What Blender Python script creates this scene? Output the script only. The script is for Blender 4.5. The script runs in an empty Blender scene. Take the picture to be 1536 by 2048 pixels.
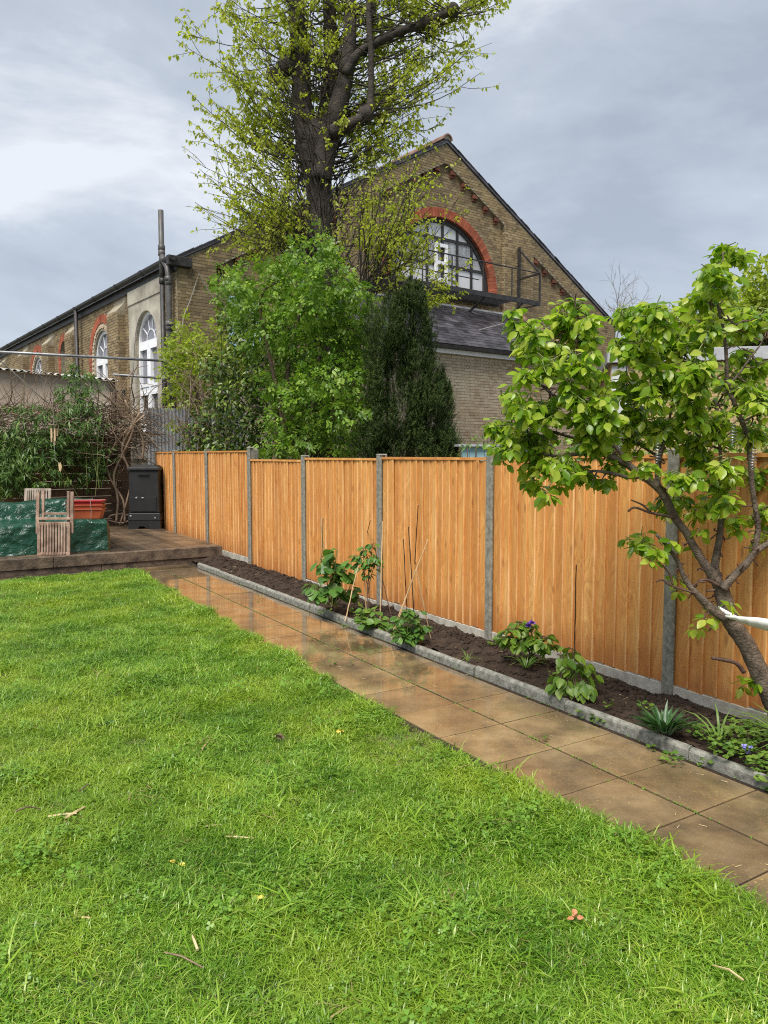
import bpy, bmesh, math, random
import numpy as np
from mathutils import Matrix, Vector
from mathutils.geometry import tessellate_polygon

random.seed(11)
rng = np.random.default_rng(7)
scene = bpy.context.scene
COL = scene.collection
PI = math.pi

# ------------------------------------------------------------------ camera
F_PX, Y_HOR, CAM_H = 1530.0, 910.0, 1.6          # focal length in photo pixels, horizon row, eye height (m)
PITCH = math.atan((1024 - Y_HOR) / F_PX)
cam_d = bpy.data.cameras.new('camera')
cam = bpy.data.objects.new('camera', cam_d)
COL.objects.link(cam)
cam.location = (0, 0, CAM_H)
cam.rotation_euler = (PI / 2 - PITCH, 0, 0)
cam_d.sensor_fit = 'VERTICAL'
cam_d.sensor_height = 36.0
cam_d.lens = 36.0 * F_PX / 2048
cam_d.clip_start = 0.05
cam_d.clip_end = 900
scene.camera = cam

# ------------------------------------------------------------------ sky, sun, exposure
SUN_EL, SUN_AZ = math.radians(58), math.radians(202)   # azimuth clockwise from +Y: high, behind the camera's left shoulder
EXPO = 1.9
scene.view_settings.view_transform = 'Standard'
scene.view_settings.look = 'None'
scene.view_settings.gamma = 1
scene.view_settings.use_curve_mapping = False
scene.view_settings.exposure = EXPO
world = bpy.data.worlds.new('World')
scene.world = world
world.use_nodes = True
wt = world.node_tree
for n in list(wt.nodes):
    wt.nodes.remove(n)

def wn(t, **kw):
    n = wt.nodes.new(t)
    for k, v in kw.items():
        setattr(n, k, v)
    return n

w_out = wn('ShaderNodeOutputWorld')
w_bg = wn('ShaderNodeBackground')
w_bg.inputs['Strength'].default_value = 0.10
sky = wn('ShaderNodeTexSky', sky_type='NISHITA')
sky.sun_disc = False
sky.sun_elevation = SUN_EL
sky.sun_rotation = SUN_AZ
tc = wn('ShaderNodeTexCoord')
mp = wn('ShaderNodeMapping')
mp.inputs['Scale'].default_value = (1.0, 1.0, 2.2)
mp.inputs['Location'].default_value = (0.35, 0.2, 0.1)
nz = wn('ShaderNodeTexNoise')
nz.inputs['Scale'].default_value = 2.1
nz.inputs['Detail'].default_value = 10
nz.inputs['Roughness'].default_value = 0.57
nz.inputs['Distortion'].default_value = 0.25
cr = wn('ShaderNodeValToRGB')
K = 1.0 / (0.10 * 2 ** EXPO)
e = cr.color_ramp.elements
e[0].position, e[0].color = 0.39, (0.42 * K, 0.468 * K, 0.54 * K, 1)
e[1].position, e[1].color = 0.62, (0.85 * K, 0.88 * K, 0.92 * K, 1)
m = cr.color_ramp.elements.new(0.52)
m.color = (0.56 * K, 0.612 * K, 0.685 * K, 1)
mx = wn('ShaderNodeMix', data_type='RGBA')
mx.inputs[0].default_value = 0.93
wl = wt.links.new
wl(tc.outputs['Generated'], mp.inputs[0]); wl(mp.outputs[0], nz.inputs['Vector'])
wl(nz.outputs['Fac'], cr.inputs[0]); wl(sky.outputs[0], mx.inputs[6]); wl(cr.outputs[0], mx.inputs[7])
wl(mx.outputs[2], w_bg.inputs[0]); wl(w_bg.outputs[0], w_out.inputs[0])

sun_d = bpy.data.lights.new('sun', 'SUN')
sun_d.energy = 1.5
sun_d.angle = math.radians(30)
sun_d.color = (1.0, 0.95, 0.87)
sun = bpy.data.objects.new('sun', sun_d)
COL.objects.link(sun)
sun.rotation_euler = (PI / 2 - SUN_EL, 0, -SUN_AZ + PI)
sun.location = (0, -5, 30)

scene.render.engine = 'CYCLES'
scene.cycles.use_denoising = False
scene.cycles.filter_width = 1.1
scene.cycles.max_bounces = 6
scene.cycles.diffuse_bounces = 3
scene.cycles.glossy_bounces = 3
scene.cycles.transmission_bounces = 4
scene.cycles.sample_clamp_indirect = 6

# ------------------------------------------------------------------ measuring helpers: where a photo pixel lies in the world
ct, st = math.cos(PITCH), math.sin(PITCH)
def ray(x, y):
    a, b = (x - 768) / F_PX, (1024 - y) / F_PX
    return np.array([a, ct + b * st, b * ct - st])
def ground(x, y, z=0.0):
    d = ray(x, y); t = (z - CAM_H) / d[2]
    return np.array([d[0] * t, d[1] * t, z])
def at(x, y, Y):
    d = ray(x, y); t = Y / d[1]
    return np.array([d[0] * t, Y, CAM_H + d[2] * t])
GA = math.radians(31.6)                      # the garden runs 31.6 degrees left of the view
GN = np.array([math.cos(GA), math.sin(GA)]); GD = np.array([-math.sin(GA), math.cos(GA)])
def gp(p, s, z=0.0):                         # garden coordinates: p towards the fence, s along the path
    q = GN * p + GD * s
    return np.array([q[0], q[1], z])
def ps(P):
    return float(P[0] * GN[0] + P[1] * GN[1]), float(P[0] * GD[0] + P[1] * GD[1])
def on_vplane(x, y, O, D):                   # pixel -> point of the upright plane through O (2D) along D (2D): (t, z, point)
    d = ray(x, y)
    k, t = np.linalg.solve(np.array([[d[0], -D[0]], [d[1], -D[1]]]), np.array(O[:2], float))
    return t, CAM_H + d[2] * k, d * k + np.array([0, 0, CAM_H])

# ------------------------------------------------------------------ object helpers
WM = {}
def tag(o, label=None, cat=None, group=None, kind=None):
    if label: o['label'] = label
    if cat: o['category'] = cat
    if group: o['group'] = group
    if kind: o['kind'] = kind
    return o
def thing(name, label, cat, loc=(0, 0, 0), rz=0.0, group=None):
    o = bpy.data.objects.new(name, None)
    o.empty_display_size = 0.1
    COL.objects.link(o)
    o.location = loc; o.rotation_euler = (0, 0, rz)
    WM[o.name] = Matrix.Translation(Vector(loc)) @ Matrix.Rotation(rz, 4, 'Z')
    return tag(o, label, cat, group)
def link(name, me, parent=None, mat=None, loc=None, rot=None):
    o = bpy.data.objects.new(name, me)
    COL.objects.link(o)
    if parent is not None: o.parent = parent
    if loc is not None: o.location = loc
    if rot is not None: o.rotation_euler = rot
    if mat is not None and len(me.materials) == 0: me.materials.append(mat)
    return o

def mesh_np(name, V, Fq, tint=None, smooth=False, mat=None):
    """mesh from an (n,3) vertex array and an (m,k) face array (all faces with k corners)"""
    me = bpy.data.meshes.new(name)
    V = np.asarray(V, np.float32); Fq = np.asarray(Fq, np.int32)
    k = Fq.shape[1]
    me.vertices.add(len(V)); me.vertices.foreach_set('co', V.ravel())
    me.loops.add(Fq.size); me.loops.foreach_set('vertex_index', Fq.ravel())
    me.polygons.add(len(Fq))
    me.polygons.foreach_set('loop_start', np.arange(0, Fq.size, k, dtype=np.int32))
    me.polygons.foreach_set('use_smooth', np.full(len(Fq), bool(smooth)))
    if tint is not None:
        a = me.attributes.new('tint', 'FLOAT', 'POINT'); a.data.foreach_set('value', np.asarray(tint, np.float32))
    me.update(calc_edges=True); me.validate()
    if mat: me.materials.append(mat)
    return me

def to_local(V, parent):
    if parent is None or parent.name not in WM: return np.asarray(V, float)
    Mi = np.array(WM[parent.name].inverted())
    V = np.asarray(V, float)
    return V @ Mi[:3, :3].T + Mi[:3, 3]

class MB:
    def __init__(s): s.v = []; s.f = []; s.t = []
    def add(s, v, f, tint=0.0):
        n = len(s.v)
        s.v.extend([tuple(map(float, q)) for q in v]); s.f.extend([tuple(i + n for i in q) for q in f]); s.t.extend([tint] * len(v))
    def box(s, a, b, R=None, O=(0, 0, 0), tint=0.0):
        x0, y0, z0 = a; x1, y1, z1 = b
        v = np.array([(x0, y0, z0), (x1, y0, z0), (x1, y1, z0), (x0, y1, z0), (x0, y0, z1), (x1, y0, z1), (x1, y1, z1), (x0, y1, z1)], float)
        if R is not None: v = v @ np.asarray(R).T
        s.add(v + np.asarray(O, float), [(0, 3, 2, 1), (4, 5, 6, 7), (0, 1, 5, 4), (1, 2, 6, 5), (2, 3, 7, 6), (3, 0, 4, 7)], tint)
    def bar(s, p, q, w, h=None, up=(0, 0, 1), tint=0.0):
        """a square bar from p to q, w wide across and h thick"""
        p = np.asarray(p, float); q = np.asarray(q, float); h = h or w
        d = q - p; L = np.linalg.norm(d); d /= L
        u = np.asarray(up, float)
        if abs(np.dot(u, d)) > .95: u = np.array([1., 0, 0])
        a = np.cross(d, u); a /= np.linalg.norm(a); b = np.cross(a, d)
        s.box((-w / 2, 0, -h / 2), (w / 2, L, h / 2), R=np.array([a, d, b]).T, O=p, tint=tint)
    def tube(s, pts, rad, n=6, cap=True, tint=0.0, wob=0.0):
        pts = np.asarray(pts, float); m_ = len(pts)
        rad = np.broadcast_to(np.asarray(rad, float), (m_,))
        tg = np.gradient(pts, axis=0)
        tg /= np.linalg.norm(tg, axis=1)[:, None] + 1e-9
        u = np.array([0, 0, 1.]) if abs(tg[0][2]) < .9 else np.array([1., 0, 0])
        a = np.cross(tg[0], u); a /= np.linalg.norm(a)
        ang = np.arange(n) * 2 * PI / n
        V = []
        for i in range(m_):
            a = a - tg[i] * np.dot(a, tg[i]); a /= np.linalg.norm(a) + 1e-9
            b = np.cross(tg[i], a)
            r = rad[i] * (1 + (rng.uniform(-wob, wob, n) if wob else 0))
            V.append(pts[i] + (np.cos(ang) * r)[:, None] * a + (np.sin(ang) * r)[:, None] * b)
        V = np.concatenate(V)
        Fc = []
        for i in range(m_ - 1):
            for j in range(n):
                k = (j + 1) % n
                Fc.append((i * n + j, i * n + k, (i + 1) * n + k, (i + 1) * n + j))
        if cap:
            Fc.append(tuple(range(n - 1, -1, -1))); Fc.append(tuple((m_ - 1) * n + j for j in range(n)))
        s.add(V, Fc, tint)
    def lathe(s, prof, n=16, O=(0, 0, 0), tint=0.0):
        s.tube([(O[0], O[1], O[2] + z) for r, z in prof], [max(r, 1e-4) for r, z in prof], n, True, tint)
    def prism(s, poly, h0, h1, fr, tint=0.0):
        """outline poly (2D) pushed from h0 to h1; fr(a, b, h) -> 3D point"""
        n = len(poly)
        tri = tessellate_polygon([[Vector((x, y, 0)) for x, y in poly]])
        v = [fr(x, y, h0) for x, y in poly] + [fr(x, y, h1) for x, y in poly]
        f = [tuple(t) for t in tri] + [tuple(i + n for i in reversed(t)) for t in tri]
        f += [(i, (i + 1) % n, (i + 1) % n + n, i + n) for i in range(n)]
        s.add(v, f, tint)
    def mesh(s, name, mat=None, smooth=False, parent=None):
        me = bpy.data.meshes.new(name)
        V = to_local(s.v, parent) if parent is not None else s.v
        me.from_pydata([tuple(q) for q in V], [], s.f)
        a = me.attributes.new('tint', 'FLOAT', 'POINT'); a.data.foreach_set('value', np.asarray(s.t, np.float32))
        bm = bmesh.new(); bm.from_mesh(me); bmesh.ops.recalc_face_normals(bm, faces=bm.faces); bm.to_mesh(me); bm.free()
        me.polygons.foreach_set('use_smooth', np.full(len(me.polygons), bool(smooth)))
        me.update()
        if mat: me.materials.append(mat)
        return me
    def build(s, name, mat, parent=None, smooth=False, bevel=0.0, world=True):
        o = link(name, s.mesh(name, mat, smooth, parent if world else None), parent)
        if bevel:
            b = o.modifiers.new('bevel', 'BEVEL'); b.width = bevel; b.segments = 2; b.limit_method = 'ANGLE'; b.angle_limit = math.radians(40)
        return o

def nrm(v): return v / (np.linalg.norm(v, axis=-1, keepdims=True) + 1e-9)
def rdirs(n): return nrm(rng.normal(size=(n, 3)))

LEAF_OVATE = (np.array([(0, 0, 0), (.26, .28, .06), (-.26, .28, .06), (0, .3, 0), (.3, .55, .05), (-.3, .55, .05), (0, .6, -.03), (.15, .85, -.03), (-.15, .85, -.03), (0, 1.0, -.13)], float),
              np.array([(0, 1, 3), (0, 3, 2), (1, 4, 3), (4, 6, 3), (2, 3, 5), (5, 3, 6), (4, 7, 6), (5, 6, 8), (7, 9, 6), (8, 6, 9)]))
LEAF_SMALL = (np.array([(0, 0, 0), (.28, .45, .08), (-.28, .45, .08), (0, 1.0, -.08), (0, .5, -.02)], float), np.array([(0, 1, 4), (0, 4, 2), (1, 3, 4), (4, 3, 2)]))
LEAF_LANCE = (np.array([(0, 0, 0), (.09, .35, .02), (-.09, .35, .02), (0, 1.0, -.18)], float), np.array([(0, 1, 2), (1, 3, 2)]))
def pinnate(n=5, w=.16, L=.36):
    V = []; Fc = []
    for i in range(n):
        k = i // 2; last = (i == n - 1)
        y = .25 + .5 * k / max(1, (n - 1) // 2)
        sgn = 0 if last else (1 if i % 2 else -1)
        base = np.array([0, .95 if last else y, 0]); d = np.array([sgn * .85, .5, -.12]) if not last else np.array([0, 1, -.15])
        d /= np.linalg.norm(d); sd = np.array([d[1], -d[0], 0])
        q = len(V)
        V += [base, base + d * L * .5 + sd * w * .5 + (0, 0, .03), base + d * L, base + d * L * .5 - sd * w * .5 + (0, 0, .03)]
        Fc += [(q, q + 1, q + 2), (q, q + 2, q + 3)]
    return np.array(V), np.array(Fc)
LEAF_PINN = pinnate(7, .2, .42)
LEAF_PINN5 = pinnate(5, .26, .5)
def sprig(n=9):
    V = []; Fc = []
    r2 = np.random.default_rng(3)
    for i in range(n):
        y = i / n; a = r2.uniform(0, 2 * PI); d = np.array([math.cos(a) * .8, .75, math.sin(a) * .8]); d /= np.linalg.norm(d)
        sd = np.cross(d, [0, 1, 0]); sd /= np.linalg.norm(sd) + 1e-9
        b = np.array([0, y * .8, 0]); q = len(V)
        V += [b - sd * .035, b + sd * .035, b + d * .34]; Fc.append((q, q + 1, q + 2))
    return np.array(V), np.array(Fc)
SPRIG = sprig(12)

def leaf_mesh(name, T, pos, dr, nm, size, mat, parent=None, tint=None, smooth=True):
    TV, TF = T
    pos = to_local(pos, parent); n = len(pos)
    if parent is not None and parent.name in WM:
        R = np.array(WM[parent.name].inverted())[:3, :3]; dr = dr @ R.T; nm = nm @ R.T
    dr = nrm(dr); sd = nrm(np.cross(dr, nm)); nm = np.cross(sd, dr)
    size = np.broadcast_to(np.asarray(size, float), (n,))[:, None, None]
    V = pos[:, None] + size * (TV[None, :, 0:1] * sd[:, None] + TV[None, :, 1:2] * dr[:, None] + TV[None, :, 2:3] * nm[:, None])
    Fc = TF[None] + (np.arange(n) * len(TV))[:, None, None]
    if tint is None: tint = rng.uniform(0, 1, n)
    return mesh_np(name, V.reshape(-1, 3), Fc.reshape(-1, TF.shape[1]), np.repeat(tint, len(TV)), smooth, mat)
def leaf_obj(name, T, pos, dr, nm, size, mat, parent=None, tint=None, kind=None):
    o = link(name, leaf_mesh(name, T, pos, dr, nm, size, mat, parent, tint), parent)
    if kind: o['kind'] = kind
    return o

# ------------------------------------------------------------------ materials
def new_mat(name):
    m = bpy.data.materials.new(name); m.use_nodes = True
    nt = m.node_tree
    return m, nt, nt.nodes['Principled BSDF'], nt.nodes['Material Output']
class NT:
    def __init__(s, nt): s.nt = nt
    def n(s, t, ins=None, **kw):
        q = s.nt.nodes.new(t)
        for k, v in kw.items(): setattr(q, k, v)
        for k, v in (ins or {}).items(): s.put(q.inputs[k], v)
        return q
    def put(s, sock, v):
        if isinstance(v, bpy.types.NodeSocket): s.nt.links.new(v, sock)
        else:
            if isinstance(v, tuple) and len(v) == 3 and sock.type == 'RGBA': v = v + (1,)
            sock.default_value = v
    def math(s, op, a, b=0.0, clamp=False):
        q = s.n('ShaderNodeMath', {0: a, 1: b}, operation=op); q.use_clamp = clamp; return q.outputs[0]
    def mix(s, f, a, b, mode='MIX'):
        q = s.n('ShaderNodeMix', data_type='RGBA', blend_type=mode)
        s.put(q.inputs[0], f); s.put(q.inputs[6], a); s.put(q.inputs[7], b); return q.outputs[2]
    def noise(s, vec, scale, detail=4, rough=.55, dist=0.0, col=False):
        q = s.n('ShaderNodeTexNoise', {'Scale': scale, 'Detail': detail, 'Roughness': rough, 'Distortion': dist})
        if vec is not None: s.put(q.inputs['Vector'], vec)
        return q.outputs['Color' if col else 'Fac']
    def ramp(s, f, stops):
        q = s.n('ShaderNodeValToRGB', {0: f}); els = q.color_ramp.elements
        while len(els) < len(stops): els.new(.5)
        for el, (p, c) in zip(els, stops):
            el.position = p; el.color = (c, c, c, 1) if not isinstance(c, tuple) else c + (1,)
        return q.outputs[0]
    def pos(s): return s.n('ShaderNodeNewGeometry').outputs['Position']
    def obj(s): return s.n('ShaderNodeTexCoord').outputs['Object']
    def mapv(s, v, scale=(1, 1, 1), loc=(0, 0, 0)):
        return s.n('ShaderNodeMapping', {0: v, 'Scale': scale, 'Location': loc}).outputs[0]
    def tint(s):
        a = s.n('ShaderNodeAttribute', attribute_name='tint').outputs['Fac']
        r = s.n('ShaderNodeObjectInfo').outputs['Random']
        return s.math('FRACT', s.math('ADD', a, r))
    def bump(s, h, strength=.4, dist=.01):
        return s.n('ShaderNodeBump', {'Height': h, 'Strength': strength, 'Distance': dist}).outputs[0]
MAT = {}
def simple(name, c1, c2, scale=6.0, rough=.75, bump=0.0, bscale=40.0, bdist=.005, metal=0.0, tint=0.0, spec=.5, detail=5, stops=(.35, .65)):
    m, nt, b, out = new_mat(name); q = NT(nt)
    P = q.pos()
    c = q.ramp(q.noise(P, scale, detail), [(stops[0], c1), (stops[1], c2)])
    if tint: c = q.mix(1.0, c, q.ramp(q.tint(), [(0, (1 - tint,) * 3), (1, (1 + tint,) * 3)]), 'MULTIPLY')
    q.put(b.inputs['Base Color'], c)
    b.inputs['Roughness'].default_value = rough; b.inputs['Metallic'].default_value = metal; b.inputs['Specular IOR Level'].default_value = spec
    if bump: q.put(b.inputs['Normal'], q.bump(q.noise(P, bscale, 5), bump, bdist))
    MAT[name] = m
    return m
def leafmat(name, cols, transl=.35, rough=.42, patch=None, spec=.4):
    m, nt, b, out = new_mat(name); q = NT(nt)
    t = q.tint(); n = len(cols)
    c = q.ramp(t, [(i / max(1, n - 1), k) for i, k in enumerate(cols)])
    if patch:
        c = q.mix(q.ramp(q.noise(q.pos(), patch[0], 3), [(.42, 0.0), (.62, patch[2] if len(patch) > 2 else 1.0)]), c, patch[1])
    if name == 'grass_blade':                    # lush darker drifts and paler tired ones in the turf
        c = q.mix(1.0, c, q.ramp(q.noise(q.pos(), 1.6, 4, .6), [(.34, (.62, .72, .62)), (.5, (1.0, 1.0, 1.0)), (.66, (1.22, 1.10, 1.1))]), 'MULTIPLY')
    q.put(b.inputs['Base Color'], c); b.inputs['Roughness'].default_value = rough; b.inputs['Specular IOR Level'].default_value = spec
    tr = q.n('ShaderNodeBsdfTranslucent', {'Color': q.mix(.5, c, q.mix(1.0, c, (1.3, 1.5, .5), 'MULTIPLY'))})
    ms = q.n('ShaderNodeMixShader', {0: transl, 1: b.outputs[0], 2: tr.outputs[0]})
    nt.links.new(ms.outputs[0], out.inputs[0])
    MAT[name] = m
    return m

simple('concrete', (.14, .135, .11), (.26, .25, .21), 30, .85, .5, 120, .004)
simple('gravel_concrete', (.32, .30, .25), (.48, .455, .39), 14, .9, .4, 160, .003)
simple('kerb_concrete', (.10, .10, .078), (.32, .315, .275), 26, .75, .8, 110, .006, stops=(.30, .70), detail=9)
simple('mortar', (.22, .19, .13), (.38, .335, .25), 3, .9, .3, 60)
simple('black_plastic', (.005, .005, .0055), (.010, .010, .0105), 6, .55, .15, 200, .001)
simple('black_iron', (.012, .012, .013), (.035, .032, .03), 8, .55, .3, 60, .002)
simple('grey_iron', (.05, .05, .052), (.10, .095, .09), 5, .5, .2, 60, .002)
simple('galvanised', (.05, .055, .06), (.105, .112, .12), 2.5, .6, .15, 80, .002)
simple('steel_pole', (.18, .18, .19), (.33, .34, .36), 5, .45, .2, 60, .001, metal=.4)
simple('white_upvc', (.72, .74, .77), (.80, .81, .83), 4, .35)
simple('pale_blue_paint', (.30, .50, .68), (.38, .58, .74), 4, .4)
simple('red_brick', (.24, .055, .025), (.36, .10, .045), 5, .85, .3, 60, tint=.25)
simple('corbel_brick', (.095, .03, .018), (.16, .055, .03), 5, .85, .3, 60, tint=.25)
simple('slate', (.028, .027, .031), (.075, .070, .082), 2.2, .40, .35, 40, .004, tint=.6)
simple('lead', (.22, .23, .25), (.36, .37, .39), 4, .5, .2, 30)
simple('ridge_tile', (.13, .07, .05), (.26, .16, .125), 5, .8, .3, 50)
simple('render_cement', (.24, .22, .18), (.44, .41, .34), 2.0, .9, .5, 40, .008, detail=8)
simple('render_pink', (.36, .28, .22), (.52, .44, .36), 1.6, .9, .4, 50, .006, detail=8)
simple('asbestos', (.36, .35, .33), (.55, .54, .52), 5, .85, .3, 50)
simple('old_oak', (.045, .030, .020), (.155, .112, .075), 7, .6, .9, 45, .01, tint=.2, detail=8)
simple('deck_wood', (.05, .035, .022), (.15, .105, .065), 2.5, .38, .5, 70, .004, tint=.35)
simple('back_fence', (.06, .033, .017), (.13, .075, .04), 3, .8, .4, 60, tint=.25)
simple('teak', (.16, .095, .065), (.36, .25, .19), 9, .7, .4, 90, .003, tint=.2)
simple('teak_grey', (.20, .16, .12), (.40, .34, .28), 9, .7, .4, 90, .003, tint=.2)
simple('red_plastic', (.26, .010, .014), (.32, .016, .02), 8, .4)
simple('terracotta_plastic', (.34, .07, .028), (.42, .10, .04), 8, .42)
simple('cane', (.42, .27, .13), (.58, .42, .24), 12, .6, tint=.2)
simple('dark_cane', (.14, .08, .05), (.28, .17, .10), 12, .6)
simple('dry_twig', (.085, .058, .038), (.25, .175, .115), 3, .8, tint=.35)
simple('white_tape', (.78, .78, .76), (.84, .84, .82), 6, .5)
simple('wire', (.30, .29, .27), (.42, .41, .38), 5, .5)
simple('bamboo_tube', (.45, .32, .17), (.62, .47, .28), 8, .5)
simple('bright_metal', (.30, .31, .32), (.45, .45, .47), 8, .3, metal=.9)
simple('bark_lime', (.020, .016, .013), (.068, .055, .044), 7, .9, .9, 30, .03, stops=(.3, .7))
simple('bark_pear', (.05, .036, .025), (.20, .155, .115), 22, .8, 1.0, 70, .014, stops=(.3, .78), detail=8)
simple('twig_brown', (.07, .045, .03), (.15, .10, .065), 8, .8)
simple('pear_spur', (.05, .025, .018), (.11, .06, .042), 30, .7)
simple('green_stem', (.12, .16, .04), (.20, .22, .07), 10, .6)
simple('bare_twig', (.17, .155, .15), (.24, .225, .21), 8, .9)
simple('petal_purple', (.10, .04, .30), (.20, .09, .45), 30, .6)
simple('petal_bell', (.20, .20, .55), (.32, .30, .66), 30, .6)
simple('petal_white', (.7, .7, .68), (.8, .8, .78), 30, .6)
simple('straw', (.42, .31, .15), (.60, .48, .27), 20, .7, tint=.2)
simple('dead_leaf', (.38, .14, .06), (.55, .27, .14), 25, .7)
simple('yellow_leaf', (.60, .45, .05), (.68, .55, .12), 25, .6)
simple('grey_roof', (.30, .31, .33), (.42, .43, .45), 3, .7)
simple('pale_render', (.46, .47, .48), (.58, .59, .60), 2, .85)
simple('blue_shed_paint', (.20, .36, .40), (.28, .45, .49), 3, .6)
simple('moss', (.03, .045, .012), (.08, .10, .02), 30, .95, .6, 90)
simple('far_ground', (.05, .06, .025), (.10, .09, .05), .8, .95)
leafmat('grass_blade', [(.062, .16, .012), (.125, .275, .018), (.185, .355, .026), (.25, .41, .038), (.40, .50, .12)], .34, .30, (.8, (.26, .37, .03), .6))
leafmat('thatch_blade', [(.17, .15, .05), (.27, .22, .085), (.38, .31, .14), (.24, .25, .06)], .25, .6)
leafmat('clover_leaf', [(.10, .225, .022), (.15, .295, .03), (.20, .34, .045)], .25, .4)
leafmat('lime_leaf', [(.30, .36, .03), (.38, .44, .04), (.47, .51, .06), (.52, .53, .10)], .6)
leafmat('elder_leaf', [(.07, .155, .014), (.12, .235, .02), (.185, .32, .03), (.28, .41, .05)], .35, .38)
leafmat('ash_leaf', [(.20, .28, .02), (.28, .36, .03), (.37, .43, .05)], .45)
leafmat('ivy_leaf', [(.028, .06, .014), (.06, .115, .02), (.125, .195, .03), (.21, .28, .045)], .2, .35)
leafmat('yew_leaf', [(.020, .036, .009), (.038, .066, .014), (.078, .115, .026)], .1, .6, None, .2)
leafmat('bamboo_leaf', [(.035, .085, .018), (.06, .135, .024), (.10, .19, .034), (.17, .25, .06)], .25, .4)
leafmat('pear_leaf', [(.11, .225, .012), (.18, .32, .018), (.27, .41, .026), (.38, .49, .045), (.50, .56, .10)], .52, .3, spec=.5)
leafmat('hydrangea_leaf', [(.05, .13, .022), (.08, .18, .028), (.13, .25, .04)], .3, .4)
leafmat('peony_leaf', [(.09, .19, .022), (.15, .26, .03), (.22, .33, .04)], .35, .4)
leafmat('rosette_leaf', [(.022, .07, .022), (.035, .095, .028), (.055, .12, .035)], .2, .35)
leafmat('strap_leaf', [(.08, .17, .03), (.13, .22, .045), (.18, .27, .07)], .3, .35)
leafmat('weed_leaf', [(.07, .16, .025), (.11, .21, .03), (.18, .27, .045)], .3, .4)
leafmat('far_leaf', [(.20, .27, .02), (.28, .35, .03), (.37, .43, .05)], .5)

def brickmat(name, cols, grime):
    m, nt, b, out = new_mat(name); q = NT(nt)
    P = q.pos()
    c = q.ramp(q.tint(), cols)
    g = q.ramp(q.noise(P, .7, 6, .6), [(.38, 0.0), (.68, 1.0)])
    c = q.mix(q.math('MULTIPLY', g, .62), c, grime)
    c = q.mix(q.math('MULTIPLY', q.ramp(q.noise(P, 22, 4), [(.5, 0.0), (.7, 1.0)]), .35), c, (.10, .08, .05))
    q.put(b.inputs['Base Color'], c); b.inputs['Roughness'].default_value = .88
    q.put(b.inputs['Normal'], q.bump(q.noise(P, 70, 4), .4, .006))
    MAT[name] = m
brickmat('stock_brick', [(0, (.125, .088, .047)), (.3, (.235, .17, .085)), (.6, (.32, .24, .122)), (.85, (.185, .128, .068)), (1, (.39, .30, .175))], (.15, .115, .068))
brickmat('old_brick', [(0, (.26, .185, .11)), (.35, (.37, .28, .18)), (.7, (.45, .36, .25)), (1, (.32, .225, .14))], (.48, .44, .37))
brickmat('yellow_brick', [(0, (.36, .26, .11)), (.5, (.46, .34, .16)), (1, (.40, .30, .15))], (.38, .28, .13))

# fence boards: flat-sawn softwood, golden dip stain, knots, pale thick edge
m, nt, b, out = new_mat('fence_board'); q = NT(nt)
rnd = q.n('ShaderNodeObjectInfo').outputs['Random']
O = q.obj()
sep = q.n('ShaderNodeSeparateXYZ', {0: O})
off = q.n('ShaderNodeCombineXYZ', {0: q.math('MULTIPLY', rnd, 37.0), 1: q.math('MULTIPLY', rnd, 91.0), 2: q.math('MULTIPLY', rnd, 53.0)}).outputs[0]
vv = q.n('ShaderNodeVectorMath', {0: O, 1: off}, operation='ADD').outputs[0]
swirl = q.noise(q.mapv(vv, (6, 6, 1.1)), 1.0, 2, .5, .4)
grain = q.math('FRACT', q.math('MULTIPLY', swirl, 15.0))
grain = q.ramp(grain, [(0, 0.0), (.75, 1.0), (1, 0.0)])
fine = q.noise(q.mapv(vv, (160, 160, 3)), 1.0, 3)
base = q.ramp(q.noise(q.mapv(vv, (9, 9, .9)), 1.0, 3), [(.3, (.57, .225, .05)), (.55, (.69, .33, .088)), (.75, (.79, .47, .17))])
c = q.mix(q.math('MULTIPLY', grain, .46), base, (.36, .115, .022))
c = q.mix(q.math('MULTIPLY', fine, .2), c, (.70, .38, .13))
vor = q.n('ShaderNodeTexVoronoi', {'Vector': q.mapv(vv, (9, 9, 3.2)), 'Scale': 1.0, 'Randomness': 1.0})
kn = q.ramp(vor.outputs['Distance'], [(.06, 1.0), (.19, 0.0)])
c = q.mix(q.math('MULTIPLY', kn, .75), c, (.30, .11, .03))
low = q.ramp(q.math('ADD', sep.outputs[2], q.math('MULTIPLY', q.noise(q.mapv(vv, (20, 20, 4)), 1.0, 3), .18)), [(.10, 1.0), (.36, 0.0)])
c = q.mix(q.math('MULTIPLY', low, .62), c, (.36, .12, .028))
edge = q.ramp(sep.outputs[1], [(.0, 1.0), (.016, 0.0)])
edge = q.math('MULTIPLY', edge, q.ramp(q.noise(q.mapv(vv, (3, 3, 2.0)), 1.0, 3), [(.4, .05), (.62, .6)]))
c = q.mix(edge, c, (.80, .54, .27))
c = q.mix(1.0, c, q.ramp(rnd, [(0, (.88, .83, .78)), (.5, (1.0, 1.0, 1.0)), (1, (1.07, 1.12, 1.18))]), 'MULTIPLY')
q.put(b.inputs['Base Color'], c); b.inputs['Roughness'].default_value = .62
q.put(b.inputs['Normal'], q.bump(q.math('ADD', fine, q.math('MULTIPLY', grain, .5)), .25, .003))
MAT['fence_board'] = m

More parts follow.
